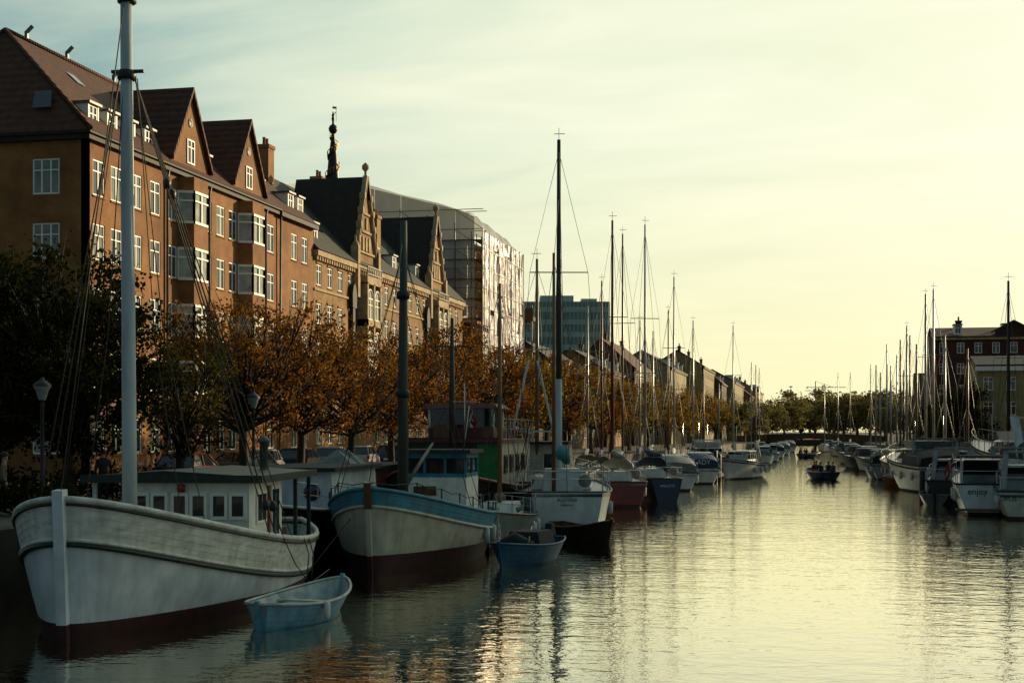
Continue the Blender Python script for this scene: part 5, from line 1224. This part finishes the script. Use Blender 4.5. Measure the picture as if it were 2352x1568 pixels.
names=['dark clad person seated left at the stern of the %s','brown coated person seated right at the stern of the %s','brown coated person seated mid left in the %s','dark clad person seated mid right in the %s','dark clad person seated at the bow of the %s']
tour(1884,120,'small blue open boat carrying five people, the nearer of two in mid canal',[n%'nearer open boat' for n in names],R(22))
tour(1860,215,'small blue open boat carrying people, the farther of two in mid canal',[n%'farther open boat' for n in names],R(-35))
p=at(8,41); person('person in beige coat standing at the far left edge of the quay',(p.x,p.y,QZ+.02),R(-60),('stand','beige','dark','hair'))
p=at(237,47); person('dark clad person standing on the quay behind the white boat',(p.x,p.y,QZ+.02),R(40),('stand','dark','dark','hair'))

# ------------------------------------------------------------------ cars, bicycles, lamps
def car(label,u,d,rz,m):
    p=at(u,d); b=thing('parked_car',label,'car',(p.x,p.y,QZ+.01),rz,'cars parked along the quay')
    w=.86
    prof=[(-2.05,.35),(-2.1,.6),(-2.02,.92),(-1.2,.98),(.9,.95),(1.9,.78),(2.08,.55),(2.05,.3)]
    bo=MB().prism(prof,-w,w).build('body',M[m],b)
    bv=bo.modifiers.new('b','BEVEL'); bv.width=.07; bv.segments=2
    MB().fr(-w+.06,w-.06,-1.95,1.0,.93,-w+.2,w-.2,-1.5,.15,1.42).build('side_glass',M['boatglass'],b)
    rf=MB().fr(-w+.2,w-.2,-1.55,.2,1.41,-w+.28,w-.28,-1.45,.05,1.49)
    for s in (-1,1):
        for (ya,yb) in ((-1.95,-1.5),(-.7,-.65),(1.0,.15)): rf.bar((s*(w-.055),ya,.94),(s*(w-.19),yb,1.42),.07,.06)
    rf.build('roof',M[m],b)
    for x in (-w+.05,w-.05):
        for y in (-1.3,1.35):
            s=1 if x>0 else -1
            t=MB().lathe([(.18,-.1),(.3,-.1),(.32,-.05),(.32,.05),(.3,.1),(.18,.1)],(x,y,.32),16,'x').build('wheel',M['tyre'],b)
            MB().lathe([(0,s*.09),(.17,s*.1),(.19,s*.07)],(x,y,.32),12,'x').build('rim',M['alu'],t)
    for s in (-1,1):
        MB().box(s*w-.12 if s>0 else -w-.01,-2.1,.66,s*w+.01 if s>0 else -w+.12,-1.95,.9).build('tail_light',M['carlight'],b)
        MB().box(s*.62-.16,1.9,.58,s*.62+.16,2.06,.72).build('headlight',M['lampglass'],b)
    MB().box(-.26,-2.13,.5,.26,-2.09,.62).build('number_plate',M['white'],b)
    return b
car('dark red hatchback parked rear to the camera, leftmost car on the quay',440,60,R(4),'car_red')
car('grey car parked behind the near street lamp',548,67,R(55),'car_grey')
car('white car right of the near street lamp',606,71,R(15),'car_white')
car('black car under the broad orange tree',690,78,R(8),'car_black')
car('silver car parked under the second orange tree',762,84,R(12),'car_silver')
car('blue car furthest along the quay',905,96,R(5),'car_blue')
car('white car partly hidden left of the blue one',830,90,R(8),'car_white')
def bike():
    b=thing('bicycle','','bicycle',(0,0,0)); 
    for y in (-.52,.52):
        w=MB(); w.tube([(0,y+.34*cos(a),.34+.34*sin(a)) for a in [2*pi*i/20 for i in range(21)]],.022,5)
        for i in range(10): w.bar((0,y,.34),(0,y+.33*cos(i*.628),.34+.33*sin(i*.628)),.006)
        w.build('wheel',M['tyre'],b)
    f=MB(); 
    for a,c in (((0,-.52,.34),(0,-.05,.3)),((0,-.05,.3),(0,-.2,.86)),((0,-.2,.8),(0,.36,.85)),((0,-.05,.3),(0,.37,.75)),((0,-.52,.34),(0,-.19,.75)),((0,.52,.34),(0,.34,1.0))): f.tube([a,c],.02,6)
    f.build('frame',M['iron'],b)
    MB().fr(-.08,.08,-.36,-.06,.86,-.06,.06,-.34,-.02,.93).build('saddle',M['canvasdark'],b)
    MB().tube([(-.28,.2,1.06),(-.25,.32,1.05),(0,.36,1.02),(.25,.32,1.05),(.28,.2,1.06)],.016,5).build('handlebar',M['steel'],b); return b
bk=bike(); bl_=['leftmost bicycle parked left of the red car','second bicycle from the left beside the red car','third bicycle from the left beside the red car','bicycle nearest the red car']
for i,u in enumerate((312,332,352,372)):
    p=at(u,58); lo=(p.x,p.y,QZ+.005); rz=R(35+random.uniform(-12,12))
    if i==0: bk.location=lo; bk.rotation_euler=(0,0,rz); bk['label']=bl_[0]; bk['group']='bicycles parked on the quay'
    else: dup(bk,lo,rz,bl_[i],'bicycles parked on the quay')
def lamp(label,u,d):
    p=at(u,d); b=thing('street_lamp',label,'street lamp',(p.x,p.y,QZ))
    MB().lathe([(.14,0),(.14,.5),(.09,.6),(.06,1.2),(.05,3.1),(.07,3.15),(.04,3.25),(.09,3.3)],n=10).build('lamp_post',M['iron'],b)
    MB().lathe([(.1,3.3),(.19,3.6),(.24,3.66),(.24,3.7)],n=12).build('lantern_glass',M['lampglass'],b)
    MB().lathe([(.26,3.69),(.25,3.74),(.14,3.84),(.06,3.88),(.05,3.94),(0,3.96)],n=12).build('lantern_cap',M['iron'],b)
    return b
lamp('black street lamp with frosted lantern at the left edge of the quay',97,41); lamp('black street lamp with frosted lantern in front of the orange trees',582,55)
